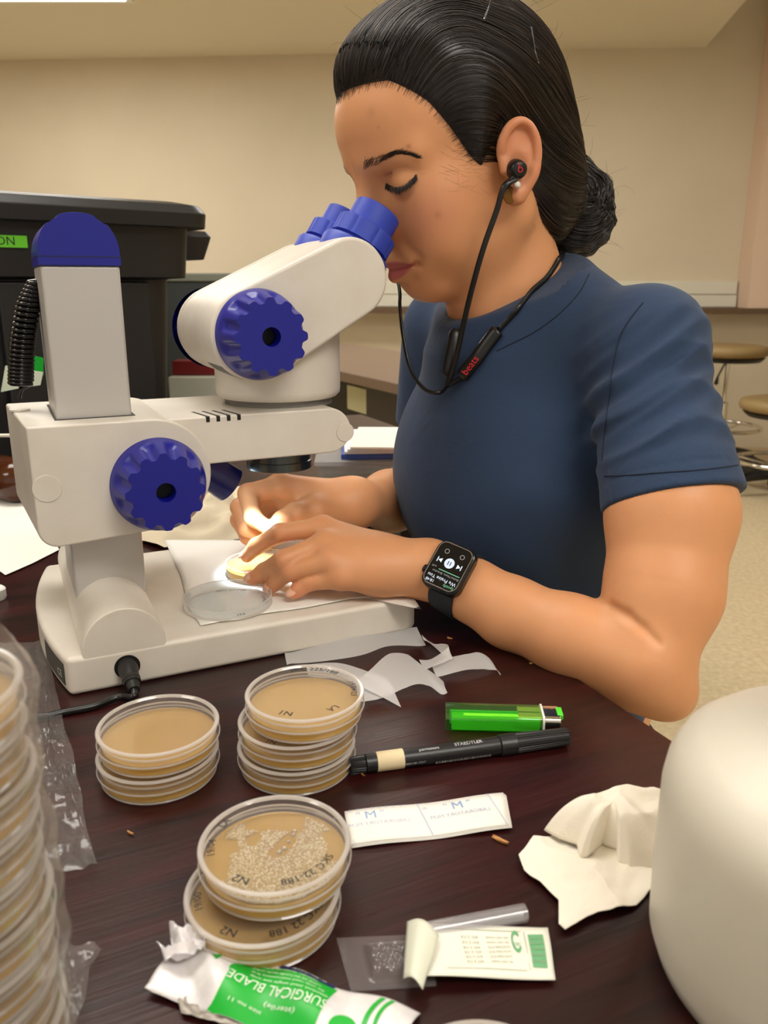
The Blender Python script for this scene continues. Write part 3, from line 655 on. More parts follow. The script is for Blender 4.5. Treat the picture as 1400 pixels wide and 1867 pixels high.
# ------------------------------------------------------------------ marker pen
p0 = tab(638, 1396, .006); p1 = tab(1035, 1343, .006); dx = p1-p0; Lm = float(np.linalg.norm(dx)); ry = math.atan2(dx[1], dx[0])
mk = empty('marker_pen', (p0[0], p0[1], .0062), ry); tag(mk, 'black marker pen with a band of cream tape round its end', 'pen')
MX = Matrix.Rotation(math.pi/2, 4, 'Y')
m_mk = mat('marker_black', srgb(24, 24, 26), .38)
MB().lathe([(0, .010), (.0056, .010), (.0057, .020), (.0059, Lm*.66), (.0054, Lm*.68), (0, Lm*.68)], 40, MX).build('barrel', m_mk, mk, 40)
v = []; f = []
def ribbed(z0, z1, r0, r1, nr, depth, name):
    prof = [(r0*.9, z0), (r0, z0+.001), (r1, z1-.001), (r1*.88, z1)]; seg = nr*4; mb = MB(); v = []
    for i in range(seg):
        th = 2*math.pi*i/seg
        for (r, z) in prof: r_ = r-(depth if i % 4 in (0, 1) else 0); v.append((r_*math.cos(th), r_*math.sin(th), z))
    f = [(i*4+k, ((i+1) % seg)*4+k, ((i+1) % seg)*4+k+1, i*4+k+1) for i in range(seg) for k in range(3)]
    f += [tuple(i*4 for i in range(seg)), tuple(i*4+3 for i in range(seg))]
    return mb.add(v, f, MX).build(name, m_mk, mk, 25)
ribbed(0, .010, .0050, .0054, 22, .0004, 'end_plug'); ribbed(Lm*.74, Lm, .0066, .0056, 26, .0004, 'cap_grip')
MB().lathe([(.0060, Lm*.668), (.0068, Lm*.672), (.0068, Lm*.745), (.006, Lm*.75)], 40, MX).build('cap', m_mk, mk, 40)
MB().lathe([(.0056, .0165), (.00605, .0166), (.0061, .0335), (.0056, .0336)], 40, MX).build('tape_band', mat('cream_tape', srgb(226, 208, 168), .7), mk, 40)
pr = MB()
def on_barrel(x0, x1, a0, a1, r=.00602):
    for s in range(2):
        A0 = a0+(a1-a0)*s/2; A1 = a0+(a1-a0)*(s+1)/2
        pr.add([(x0, r*math.cos(A0), r*math.sin(A0)), (x1, r*math.cos(A0), r*math.sin(A0)), (x1, r*math.cos(A1), r*math.sin(A1)), (x0, r*math.cos(A1), r*math.sin(A1))], [(0, 1, 2, 3)])
x = Lm*.37
while x < Lm*.615:
    w_ = random.choice([.0004, .0004, .0008, .0012]); on_barrel(x, x+w_, 3.45, 4.0); x += w_+random.choice([.0005, .0008])
def text_barrel(body, size, xc, ang, flip=1):
    v, f, wd = text_geo(body, size); x0 = min(q[0] for q in v); r = .00604
    pr.add([(xc+(q[0]-x0)*flip, r*math.cos(ang-flip*q[1]/r), r*math.sin(ang-flip*q[1]/r)) for q in v], f)
text_barrel('permanent', .0030, Lm*.30, 2.05); text_barrel('STAEDTLER', .0036, Lm*.46, 2.0); text_barrel('EAN NR 17317', .0020, Lm*.235, 3.35)
pr.build('print', mat('print_grey', srgb(200, 200, 200), .6), mk, 0)
# ------------------------------------------------------------------ folded paper strip (sealing film backing)
Mpaper = mat('backing_paper', srgb(236, 233, 226), .55)
A_ = tab(628, 1486); B_ = tab(905, 1456); D_ = tab(628, 1548); Ex = (B_-A_); Lx = np.linalg.norm(Ex); Ex /= Lx; Ey = np.array([-Ex[1], Ex[0], 0]); Wd = abs(np.dot(D_-A_, Ey))
fs = empty('film_backing_strip', A_, math.atan2(Ex[1], Ex[0])); tag(fs, 'folded white paper strip with pale blue lettering beside the N2 dishes', 'paper strip')
Lx -= .002
def strip(z, dx_, dy_): return MB().grid(lambda a, b_: (a*(Lx+dx_+.006*(1-b_)), -Wd*b_+dy_, z+.0006*math.sin(a*9)+.0010*a*a), 24, 6)
strip(.0010, .0015, -.0012).build('paper_layer', Mpaper, fs, 60, solid=.0004); top = strip(.0022, 0, 0).build('paper_layer', Mpaper, fs, 60, solid=.0004)
strip(.0016, .001, -.0006).build('paper_layer', Mpaper, fs, 60, solid=.0003)
pb = MB(); zf = lambda x: .0026+.0006*math.sin(x/Lx*9)+.0010*(x/Lx)**2
def put(mb, body, size, x, y, mirror=True):
    v, f, wd = text_geo(body, size); x0 = min(q[0] for q in v)
    o = [((wd/2-(q[0]-x0)) if mirror else ((q[0]-x0)-wd/2), q[1]) for q in v]; mb.add([(x+a, y+b_, zf(x+a)) for a, b_ in o], f)
pm = MB()
for xm, xt in ((.014, .018), (Lx-.0235, Lx-.0235)):
    put(pm, 'M', .0092, xm, -.0095); put(pb, '"', .0080, xm-.0068, -.0088); put(pb, '"', .0080, xm+.0068, -.0088)
    put(pb, 'LABORATORY FILM', .0040, xt, -.0150); put(pb, '(R)', .0030, xm-.0190, -.006)
for i in range(8): put(pb, 'o', .003, .003+i*.0042, -.0012)
for xx in (Lx-.046, Lx-.004):
    pb.add([(xx+t*.003*k, -Wd*k, zf(xx)+.0001) for k in (0, 1) for t in (1,)]+[(xx+.0005+.003*k, -Wd*k, zf(xx)+.0001) for k in (1, 0)], [(0, 1, 2, 3)])
m_pale = mat('pale_blue_print', srgb(176, 182, 206), .6)
pb.build('lettering', m_pale, top, 0); pm.build('lettering', mat('blue_print', srgb(140, 168, 208), .6), top, 0)
# ------------------------------------------------------------------ opened blade wrapper (clear blister and peeled paper) with clear tube
wr = empty('opened_wrapper', tab(742, 1760)); tag(wr, 'peeled-open white and green paper wrapper with a clear blister end', 'wrapper')
m_blister = clear('blister_plastic', (.86, .86, .86, 1), .08, .06, .20, (.75, .70, .72, 1))
def quad_sheet(q, nu=14, nv=8, zf=lambda u_, v_: .001):
    Q = [np.array(tab(*p)) for p in q]
    def fn(a, b_):
        p = (Q[0]*(1-a)+Q[1]*a)*(1-b_)+(Q[3]*(1-a)+Q[2]*a)*b_; return (p[0], p[1], zf(a, b_))
    return fn
def wz(u_, v_):
    d_ = max(abs(u_-.55)/.26, abs(v_-.5)/.28); return .0012+.0040*max(0, min(1, (1.15-d_)*4))+(.0012*math.sin(u_*40)*math.cos(v_*31) if d_ < .9 else 0)
fn = quad_sheet([(613, 1714), (790, 1706), (795, 1802), (640, 1812)], zf=wz); kid(MB().grid(fn, 40, 26).build('blister', m_blister, None, 60), wr)
mw = mat('wrapper_paper', srgb(232, 230, 216), .6)
fnp = quad_sheet([(741, 1707), (998, 1700), (1012, 1796), (770, 1803)], zf=lambda u_, v_: .0066-.0035*u_+.0006*math.sin(v_*7+u_*5)); ppr = kid(MB().grid(fnp, 24, 10).build('paper', mw, None, 60, solid=.0004), wr)
fnf = quad_sheet([(742, 1707), (800, 1733), (770, 1833), (735, 1812)], zf=lambda u_, v_: .0080+.0050*math.sin(u_*3.1)*(1-.3*v_)); kid(MB().grid(fnf, 12, 12).build('paper_flap', mat('wrapper_inside', srgb(220, 222, 204), .6), None, 80, solid=.0003), wr)
def on_fn(fn_, x, y, dz): p = fn_(x, y); return (p[0], p[1], p[2]+dz)
def patch(fn_, u0, u1, v0, v1, dz, mb, n=6): return mb.grid(lambda a, b_: on_fn(fn_, u0+(u1-u0)*a, v0+(v1-v0)*b_, dz), n, n)
def put_fn(mb, fn_, body, u_, v_, du, dv, dz=.0006, rot=True, flip=1):
    """lettering in the sheet's own u,v; rot turns it upside down"""
    vt, f, wd = text_geo(body, 1.0); x0 = min(q[0] for q in vt); o = []
    for q in vt:
        a = (q[0]-x0)/wd-.5; b_ = q[1]
        o.append(on_fn(fn_, u_+(-a if rot else a)*du, v_+(b_ if rot else -b_)*dv*flip, dz))
    mb.add(o, f)
m_wg = mat('wrapper_green', srgb(106, 170, 120), .6); m_wt = mat('wrapper_print', srgb(150, 160, 130), .6)
kid(patch(fnp, .845, .955, .16, .80, .0004, MB()).build('green_panel', m_wg, None, 0), wr)
gp = MB()
for (u_, v_, w2, h2) in ((.5, .10, .60, .006), (.5, .86, .6, .006), (.82, .48, .004, .38)): patch(fnp, u_-w2/2, u_+w2/2, v_-h2, v_+h2, .0004, gp, 2)
for r in range(6):
    put_fn(gp, fnp, random.choice(['sterile blade 0123', 'lot no 4471 EN', 'do not reuse']), .62, .22+.10*r, .16, .07); put_fn(gp, fnp, 'EO 2 CE', .42, .22+.10*r, .12, .07)
for r in range(5): put_fn(gp, fnp, 'stainless steel', .90, .25+.11*r, .09, .06, .0008)
kid(gp.build('lettering', m_wt, None, 0), wr)
lg = MB()
for k in range(14):
    a0 = k/14*5.0+.6; a1 = a0+.36; R0, R1 = .16, .24
    lg.add([on_fn(fnp, .755+.105*r*math.cos(a)*1.4, .32+r*math.sin(a)*1.0, .0005) for a, r in ((a0, R0), (a1, R0), (a1, R1), (a0, R1))], [(0, 1, 2, 3)])
put_fn(lg, fnp, 'UKG', .755, .34, .05, .12); kid(lg.build('logo_ring', m_wg, None, 0), wr)
q0 = tab(760, 1702, .005); q1 = tab(958, 1664, .005)
ct = MB().tube([q0, q0*.6+q1*.4, q1], .0042, 20, caps=False); ct.tube([q0, q1], .0032, 16, caps=False)
o = ct.build('clear_tube', clear('tube_plastic', (.88, .88, .90, 1), .08, .10, .22, (.85, .82, .84, 1)), None, 60); tag(o, 'short clear plastic tube sticking out from behind the opened wrapper', 'tube')
# ------------------------------------------------------------------ foil blade packet
Af = tab(398, 1836); Bf = tab(446, 1751); Xf = tab(620, 1806)-Bf; Xf[2] = 0; lx = np.linalg.norm(Xf); Xf = Xf/lx; Yf = np.array([-Xf[1], Xf[0], 0]); wf = float(np.dot(Bf-Af, Yf))+.006
fp = empty('foil_packet', Af, 0); tag(fp, 'torn-open white foil packet with a green SURGICAL BLADE panel', 'packet')
o_ = Bf-Yf*wf
def ff(a, b_):
    x = -.030+a*(lx+.030+.036); y = wf*b_
    z = .0022+.0050*math.sin(b_*math.pi)*(1 if x > -.004 else max(.3, 1+(x+.004)*18))+.0016*math.sin(x*150+b_*4)+(.0016*abs(math.sin(b_*5+x*120)) if x < 0 else 0)
    p = o_+Xf*x+Yf*y; return (p[0], p[1], z)
m_foil = noise_col(mat('white_foil', (1, 1, 1, 1), .36, .08), srgb(222, 218, 222), srgb(244, 240, 238), (90, 90, 90), bump=.12, bscale=160)
kid(MB().grid(ff, 60, 22).build('foil', m_foil, None, 60, solid=.0003), fp)
tot = lx+.066; ug = lambda x: (x+.030)/tot
m_gr = mat('packet_green', srgb(22, 176, 52), .4); m_nv = mat('packet_navy', srgb(24, 34, 104), .4)
kid(patch(ff, ug(0), ug(lx), .0, .92, .0005, MB(), 24).build('green_panel', m_gr, None, 60), fp)
kid(patch(ff, ug(lx*.40), ug(lx*.96), .93, 1.0, .0006, MB(), 20).build('navy_band', m_nv, None, 60), fp)
wt = MB(); put_fn(wt, ff, 'SURGICAL BLADE', ug(lx*.53), .56, lx*.98/tot, .21, .0010, True, -1); put_fn(wt, ff, '(sterile)', ug(lx*.62), .32, lx*.30/tot, .09, .0010, True, -1)
for r in range(4): put_fn(wt, ff, ['stainless steel single use only', 'Rx only read instructions first', 'LAME DE BISTOURI sterile carbon', 'keep dry  do not use if damaged'][r], ug(lx*(.60-.04*r)), .64+.085*r, lx*(.78-.04*r)/tot, .062, .0010, True, -1)
put_fn(wt, ff, 'B-BLADE', ug(lx*.70), .985, lx*.34/tot, .045, .0012, True, -1); put_fn(wt, ff, 'size no 11', ug(lx*.32), .20, lx*.32/tot, .07, .0010, True, -1)
kid(wt.build('lettering', mat('print_light', srgb(226, 240, 220), .5), None, 0), fp)
gs = MB()
for k in range(20):
    a0, a1 = 2*math.pi*k/20, 2*math.pi*(k+1)/20; gs.add([on_fn(ff, ug(lx+.0105), .30, .0006)]+[on_fn(ff, ug(lx+.0105+.0058*math.cos(a)), .30+.0058*math.sin(a)/wf, .0006) for a in (a0, a1)], [(0, 1, 2)])
kid(gs.build('green_dot', m_gr, None, 0), fp)
for (xa, xw) in ((.0205, .0022), (.0250, .0018)):
    gs = MB()
    for k in range(12):
        f_ = lambda s: lx+xa-.004*math.sin(s*3.0)
        s0_, s1_ = k/12*.95, (k+1)/12*.95; gs.add([on_fn(ff, ug(f_(s0_)), s0_, .0006), on_fn(ff, ug(f_(s0_)+xw), s0_, .0006), on_fn(ff, ug(f_(s1_)+xw), s1_, .0006), on_fn(ff, ug(f_(s1_)), s1_, .0006)], [(0, 1, 2, 3)])
    kid(gs.build('green_band', m_gr, None, 0), fp)
gs = MB()
gs.add([on_fn(ff, ug(-.010), .68, .0008), on_fn(ff, ug(-.006), .76, .0008), on_fn(ff, ug(-.006), .60, .0008)], [(0, 1, 2)])
kid(gs.build('green_arrow', m_gr, None, 0), fp)
zt = lambda x, y, r: .004+.012*max(0, ridged(x, y, 300, 12)-.3)*(.6+.4*r)
kid(radial_sheet(MB(), pxs([(284, 1722), (312, 1712), (308, 1685), (350, 1694), (378, 1700), (372, 1735), (345, 1745), (300, 1742)], .012), lambda x, y, r: zt(x, y, r)+.003, 10).build('torn_foil', m_foil, None, 60, solid=.0003), fp)
kid(radial_sheet(MB(), pxs([(322, 1815), (335, 1800), (400, 1830), (470, 1860), (440, 1875), (380, 1858), (330, 1845)], .003), lambda x, y, r: .0015+.002*ridged(x, y, 300, 4), 8).build('torn_foil', mat('foil_inside', srgb(150, 142, 132), .4, .3), None, 60), fp)
# ------------------------------------------------------------------ crumpled tissues
m_tis = mat('tissue_paper', srgb(244, 236, 220), .85); tb_ = m_tis.node_tree.nodes['Principled BSDF']; tb_.inputs['Subsurface Weight'].default_value = .15; tb_.inputs['Subsurface Radius'].default_value = (.004, .004, .003)
tcn = N(m_tis, 'ShaderNodeTexCoord'); nn_ = N(m_tis, 'ShaderNodeTexNoise', i_Scale=420.0, i_Detail=4.0); L(m_tis, tcn.outputs['Object'], nn_.inputs['Vector']); bb = N(m_tis, 'ShaderNodeBump', i_Strength=.35, i_Distance=.0008); L(m_tis, nn_.outputs[0], bb.inputs['Height']); L(m_tis, bb.outputs[0], tb_.inputs['Normal'])
ts = empty('crumpled_tissue', tab(1110, 1560)); tag(ts, 'crumpled white paper tissue on the table beside the large bottle', 'tissue')
kid(radial_sheet(MB(), pxs([(945, 1565), (972, 1532), (1003, 1528), (1060, 1500), (1120, 1490), (1210, 1490), (1290, 1500), (1260, 1570), (1215, 1598), (1196, 1612), (1160, 1652), (1130, 1660), (1110, 1664), (1090, 1668), (1070, 1676), (1050, 1690), (1030, 1698), (1018, 1690), (1018, 1645), (985, 1612), (955, 1592)], .002), lambda x, y, r: .0010+.0050*ridged(x, y, 60, 21)*(1-.45*r)+.0016*ridged(x, y, 170, 22), 36).build('flat_part', m_tis, None, 70, solid=.0004), ts)
lumpP = pxs([(992, 1512), (1004, 1496), (1035, 1486), (1060, 1470), (1100, 1460), (1140, 1466), (1180, 1460), (1230, 1458), (1270, 1480), (1260, 1545), (1215, 1580), (1150, 1580), (1128, 1570), (1122, 1548), (1098, 1536), (1070, 1562), (1058, 1562), (1052, 1540), (1020, 1530)], .006)
lumpC = np.array(lumpP).mean(0)
def zl_(x, y, r):
    dm_ = max(0., 1-r**3.2); wx = x+.006*float(hash_noise(x, y, 70, 61)); wy = y+.006*float(hash_noise(x, y, 70, 62))
    return .0025+.020*dm_*(.72+.28*float(hash_noise(x, y, 55, 63)))+.0085*ridged(wx, wy, 62, 51)*(.30+.70*dm_)+.0036*ridged(wx, wy, 150, 52)*(.4+.6*dm_)
kid(radial_sheet(MB(), lumpP, zl_, 44).build('crumpled_part', m_tis, None, 75, solid=.0004), ts)
def ztis2(x, y, r): return .002+.055*max(0, 1-r*r)*(.55+.45*ridged(x, y, 90, 31))+.012*ridged(x, y, 220, 33)*(1-r*.6)
ts2 = radial_sheet(MB(), pxs([(240, 985), (275, 955), (320, 935), (380, 930), (440, 925), (490, 930), (500, 960), (470, 985), (400, 998), (300, 1005)], 0.0), ztis2, 26).build('crumpled_tissue', mat('tissue_old', srgb(226, 214, 186), .85), None, 70)
tag(ts2, 'crumpled cream tissue lying behind the microscope base', 'tissue')
# ------------------------------------------------------------------ sheet on the stage
sp_ = [(300, 985), (420, 985), (560, 988), (600, 1000), (735, 1062), (768, 1112), (735, 1084), (640, 1092), (560, 1108), (460, 1122), (366, 1141), (345, 1110), (330, 1050)]
def zst(x, y, r): return .0309+.0006*ridged(x, y, 70, 41)*(r*.9)
ss = radial_sheet(MB(), pxs(sp_, .031), zst, 14).build('paper_sheet', mat('stage_paper', srgb(236, 234, 228), .7), None, 70, solid=.0003); tag(ss, 'thin white paper sheet spread under the dishes on the microscope base', 'paper')
ps_ = radial_sheet(MB(), pxs([(-60, 915), (0, 897), (42, 897), (70, 930), (108, 1003), (60, 1028), (10, 1050), (-60, 1000)], .001), lambda x, y, r: .0012+.0008*ridged(x, y, 20, 8), 8).build('paper_sheet', mat('white_paper', srgb(240, 236, 228), .7), None, 70); tag(ps_, 'white paper sheet on the table left of the microscope', 'paper')
# ------------------------------------------------------------------ plastic bottle in the foreground
jg = empty('plastic_bottle', (.1985, .287, 0)); tag(jg, 'large translucent white plastic bottle in the right foreground', 'bottle')
m_hd = noise_col(mat('hdpe', (1, 1, 1, 1), .42), srgb(214, 208, 192), srgb(222, 216, 202), (6, 6, 6)); hb = m_hd.node_tree.nodes['Principled BSDF']; hb.inputs['Subsurface Weight'].default_value = .5; hb.inputs['Subsurface Radius'].default_value = (.03, .028, .022); hb.inputs['Subsurface Scale'].default_value = .6
MB().lathe([(0, .003), (.060, .003), (.070, 0), (.077, .004), (.080, .013), (.0805, .030), (.0805, .080), (.0790, .090), (.0745, .099), (.066, .106), (.054, .112), (.043, .119), (.035, .129), (.030, .144), (.029, .150)], 96).build('body', m_hd, jg, 60)
MB().lathe([(.0330, .144), (.0335, .146), (.0335, .166), (.031, .169), (0, .169)], 60).build('cap', mat('cap_white', srgb(230, 228, 220), .4), jg, 40)
# small dish lid at the bottom edge of the frame
p = tab(868, 1857, .0165); dl = dish((p[0], p[1]-.0365, 0), .4, 'pale dish just peeking in at the bottom edge of the picture', None)
# ------------------------------------------------------------------ things behind the microscope
cb = empty('clear_box', wl(.36, .43, 0), MYAW-.40); tag(cb, 'shallow clear plastic box with a blue lid behind the hands', 'box')
m_cb = clear('box_plastic', (.80, .81, .82, 1), .1, .06, .22, (.70, .70, .70, 1))
MB().prism([(0, 0), (.30, 0), (.30, .20), (0, .20)], .001, .058).build('box_body', m_cb, cb, 30, bevel=.006)
MB().prism([(-.006, -.008), (.306, -.008), (.306, .208), (-.006, .208)], .055, .062).build('box_rim', clear('box_rim', (.85, .85, .87, 1), .15, .1, .35, (.75, .75, .78, 1)), cb, 30, bevel=.002)
MB().box((.03, .002, .062), (.30, .20, .070)).build('lid', mat('lid_blue', srgb(52, 84, 168), .4), cb, 30, bevel=.002)
for i in range(3):
    o = MB().box((0, 0, 0), (.22, .16, .0035)).build('paper_stack', mat('paper_blueish', srgb(228, 230, 236), .7) if i < 2 else mat('white_paper', (1, 1, 1, 1)), None, 30, bevel=.0008)
    o.location = Vector(wl(.36, .43, .0705+.004*i))+Vector((.035+.004*i, -.002-.003*i, 0)); o.rotation_euler = (0, 0, MYAW-.38-.05*i); tag(o, ['lowest paper bundle on the blue box lid', 'middle paper bundle on the blue box lid', 'topmost white paper bundle on the blue box lid'][i], 'papers', 'papers on the box lid')
for i in range(3):
    o = MB().tube([(0, 0, 0), (.02, .01, 0), (.05, .012, .002)], .007, 10).build('small_vial', mat('vial_%d' % i, (srgb(190, 150, 110), srgb(200, 205, 205), srgb(150, 155, 160))[i], .3), None, 50)
    o.location = Vector(wl(.40+.05*i, .455+.02*i, .012)); o.rotation_euler = (0, 0, .4*i+.3); tag(o, ['tan stick inside the clear box', 'pale vial inside the clear box', 'grey vial inside the clear box'][i], 'vial')
q0 = tab(380, 908, .006); q1 = tab(462, 884, .006)
pn = empty('pen', q0, math.atan2(q1[1]-q0[1], q1[0]-q0[0])); Lp = float(np.linalg.norm(q1-q0)); tag(pn, 'clear ballpoint pen with a blue end behind the stand lamp', 'pen')
MB().lathe([(0, -.06), (.004, -.055), (.0042, Lp*.8), (0, Lp*.8)], 16, MX).build('barrel', mat('pen_clear', srgb(190, 205, 215), .2), pn, 40)
MB().lathe([(0, Lp*.78), (.0046, Lp*.78), (.0046, Lp), (0, Lp+.001)], 16, MX).build('end_cap', mat('pen_blue', srgb(60, 80, 190), .4), pn, 40)
# storage tote
TA = math.radians(38); TX = -.305; tt = empty('storage_tote', (TX, 1.45, 0), TA); tag(tt, 'large black plastic storage tote with a green tape label', 'storage box')
m_tote = mat('tote_black', srgb(26, 26, 27), .42)
def rrect(x0, x1, y0, y1, r, n=6):
    p = []
    for (cx, cy, a0) in ((x1-r, y1-r, 0), (x0+r, y1-r, 90), (x0+r, y0+r, 180), (x1-r, y0+r, 270)):
        for k in range(n+1): t = math.radians(a0+90*k/n); p.append((cx+r*math.cos(t), cy+r*math.sin(t)))
    return p
def loft(name, secs, m, par, ang=35):
    mb = MB(); n = len(secs[0][0]); v = []; f = []
    for (pl, z) in secs: v += [(a, b_, z) for a, b_ in pl]
    for i in range(len(secs)-1):
        for k in range(n): l = (k+1) % n; f.append((i*n+k, i*n+l, (i+1)*n+l, (i+1)*n+k))
    f += [tuple(reversed(range(n))), tuple((len(secs)-1)*n+k for k in range(n))]
    return mb.add(v, f).build(name, m, par, ang, bevel=.002)
R4 = lambda i, r=.04: rrect(-.80+i, -i, i, .46-i, r)
loft('body', [(R4(.055), .0), (R4(.040), .30), (R4(.016), .302), (R4(.010), .385), (R4(.0), .387), (R4(.0), .392)], m_tote, tt)
for i, x in enumerate((-.12, -.30, -.48, -.66)): MB().box((x-.03, .030, .02), (x+.03, .050, .296)).build('rib', m_tote, tt, 30, bevel=.004)
loft('lid', [(R4(-.012), .382), (R4(-.014), .405), (R4(-.006), .418), (R4(.02), .424)], m_tote, tt)
loft('handle', [(rrect(.0, .05, .10, .36, .01), .335), (rrect(-.005, .062, .09, .37, .01), .375), (rrect(-.005, .058, .10, .36, .01), .385)], m_tote, tt)
def tote_face(px, py):  # local x and z on the tote front
    r = ray(px, py); n_ = np.array([math.sin(TA), -math.cos(TA), 0]); p_ = np.array([TX, 1.45, 0])+n_*(-.010); t = np.dot(p_-CAM, n_)/np.dot(r, n_); q = CAM+r*t-np.array([TX, 1.45, 0]); return q[0]*math.cos(TA)+q[1]*math.sin(TA), q[2]
x1, z1 = tote_face(48, 430); _, z0 = tote_face(48, 452)
gl = MB().box((x1-.13, .0085, z0), (x1, .0100, z1)).build('tape_label', mat('green_tape', srgb(110, 215, 40), .6), tt, 0)
tm = MB(); text_flat(tm, 'SON', (z1-z0)*1.0, frame((x1-.035, .0080, z0+(z1-z0)*.2), (1, 0, 0), (0, -1, 0))); tm.build('label_text', m_ink, gl, 0)
# grey instrument and a white box behind the tote
kb = empty('instrument_box', (-.52, 1.98, 0), .1); tag(kb, 'dark grey instrument with a pale top edge behind the tote', 'instrument')
MB().box((-.12, 0, 0), (.175, .25, .305)).build('case', mat('instrument_grey', srgb(52, 56, 54), .5), kb, 30, bevel=.006); MB().box((-.12, -.004, .298), (.17, .25, .318)).build('top_cover', mat('instrument_top', srgb(120, 122, 108), .5), kb, 30, bevel=.004)
wb_ = MB().box((0, 0, 0), (.26, .10, .075)).build('white_carton', mat('carton_white', srgb(205, 205, 185), .6), None, 30, bevel=.004); wb_.location = (-.455, 1.72, 0.03); tag(wb_, 'white box showing below the microscope head beside the tote', 'box')
wb2 = MB().box((-.02, 0, 0), (.30, .16, .03)).build('black_tray', m_black, None, 30, bevel=.003); wb2.location = (-.465, 1.70, 0); tag(wb2, 'black tray under the white box behind the microscope', 'tray')
rb = MB().box((0, 0, 0), (.10, .05, .03)).build('red_carton', mat('carton_red', srgb(120, 24, 24), .5), None, 30, bevel=.003); rb.location = (-.45, 1.74, .106); tag(rb, 'dark red carton on the white box beside the tote', 'box')
# clear bag with green print, white stick and brown bottle at the far left
pb_ = tab(18, 840, 0)
bg = radial_sheet(MB(), [(pb_[0]+dx_, pb_[1]+dy_) for dx_, dy_ in ((-.14, -.02), (-.06, -.05), (.03, -.045), (.06, 0), (.04, .06), (-.05, .08), (-.13, .05))], lambda x, y, r: .002+.13*max(0, 1-r*r)*(.7+.3*ridged(x, y, 70, 3))+.03*ridged(x, y, 140, 8)*(1-r), 24)
bgo = bg.build('clear_bag', m_film, None, 50); tag(bgo, 'crumpled clear bag with green and white print behind the coiled cable', 'plastic bag')
for i, (px, py, w2, h2, mm) in enumerate(((66, 668, .012, .016, 'packet_green'), (60, 690, .014, .012, 'print_light'), (20, 690, .014, .018, 'print_light'))):
    p = atD(px, py, 1.10)-np.array([0, 0, 0]); o = MB().prism([(-w2, -h2), (w2*.6, -h2*.8), (w2, h2*.7), (-w2*.4, h2)], -.0005, .0005, 'y').build('bag_print', MATS[mm], None, 0); o.location = p; kid(o, bgo); o.rotation_euler = (.2, 0, i*.3)
stk = MB().tube([atD(-40, 794, .93), atD(25, 794, .93), atD(60, 794, .93)], .0021, 8).build('white_stick', mat('stick_white', srgb(225, 220, 205), .5), None, 60); tag(stk, 'thin white stick poking out left of the focus housing', 'stick')
br = MB().lathe([(0, 0), (.028, 0), (.031, .004), (.031, .062), (.026, .075), (.013, .086), (.012, .10), (0, .10)], 36).build('brown_bottle', mat('amber_glass', srgb(70, 34, 14), .12), None, 40); p = tab(-8, 905); br.location = (p[0], p[1], .031); br.rotation_euler = (math.pi/2, 0, 1.0); tag(br, 'small brown glass bottle lying at the far left behind the microscope', 'bottle')
wc = MB().lathe([(0, 0), (.009, 0), (.010, .002), (.010, .010), (.008, .012), (0, .012)], 24).build('stopper', mat('white_plastic', (1, 1, 1, 1)), None, 40); p = tab(-8, 1092); wc.location = p; tag(wc, 'small white cap on the table at the left picture edge', 'cap')
# ================================================================== the woman: implicit surfaces meshed with surface nets
def ell(p, c, r):
    q = p-np.array(c, np.float32); r = np.array(r, np.float32)
    k0 = np.sqrt(((q/r)**2).sum(1)); k1 = np.sqrt(((q/(r*r))**2).sum(1))+1e-9
    return k0*(k0-1)/k1
def sph(p, c, r): return np.sqrt(((p-np.array(c, np.float32))**2).sum(1))-r
def cone(p, a, b, r1, r2):
    a = np.array(a, np.float32); b = np.array(b, np.float32); ab = b-a
    h = np.clip(((p-a)@ab)/float(ab@ab), 0, 1)
    return np.sqrt(((p-a-h[:, None]*ab)**2).sum(1))-(r1+(r2-r1)*h)
def chain(p, pts, rs, k=.004):
    d = cone(p, pts[0], pts[1], rs[0], rs[1])
    for i in range(1, len(pts)-1): d = smin(d, cone(p, pts[i], pts[i+1], rs[i], rs[i+1]), k)
    return d
def smin(a, b, k):
    h = np.clip(.5+.5*(b-a)/k, 0, 1); return b+(a-b)*h-k*h*(1-h)
def smax(a, b, k): return -smin(-a, -b, k)
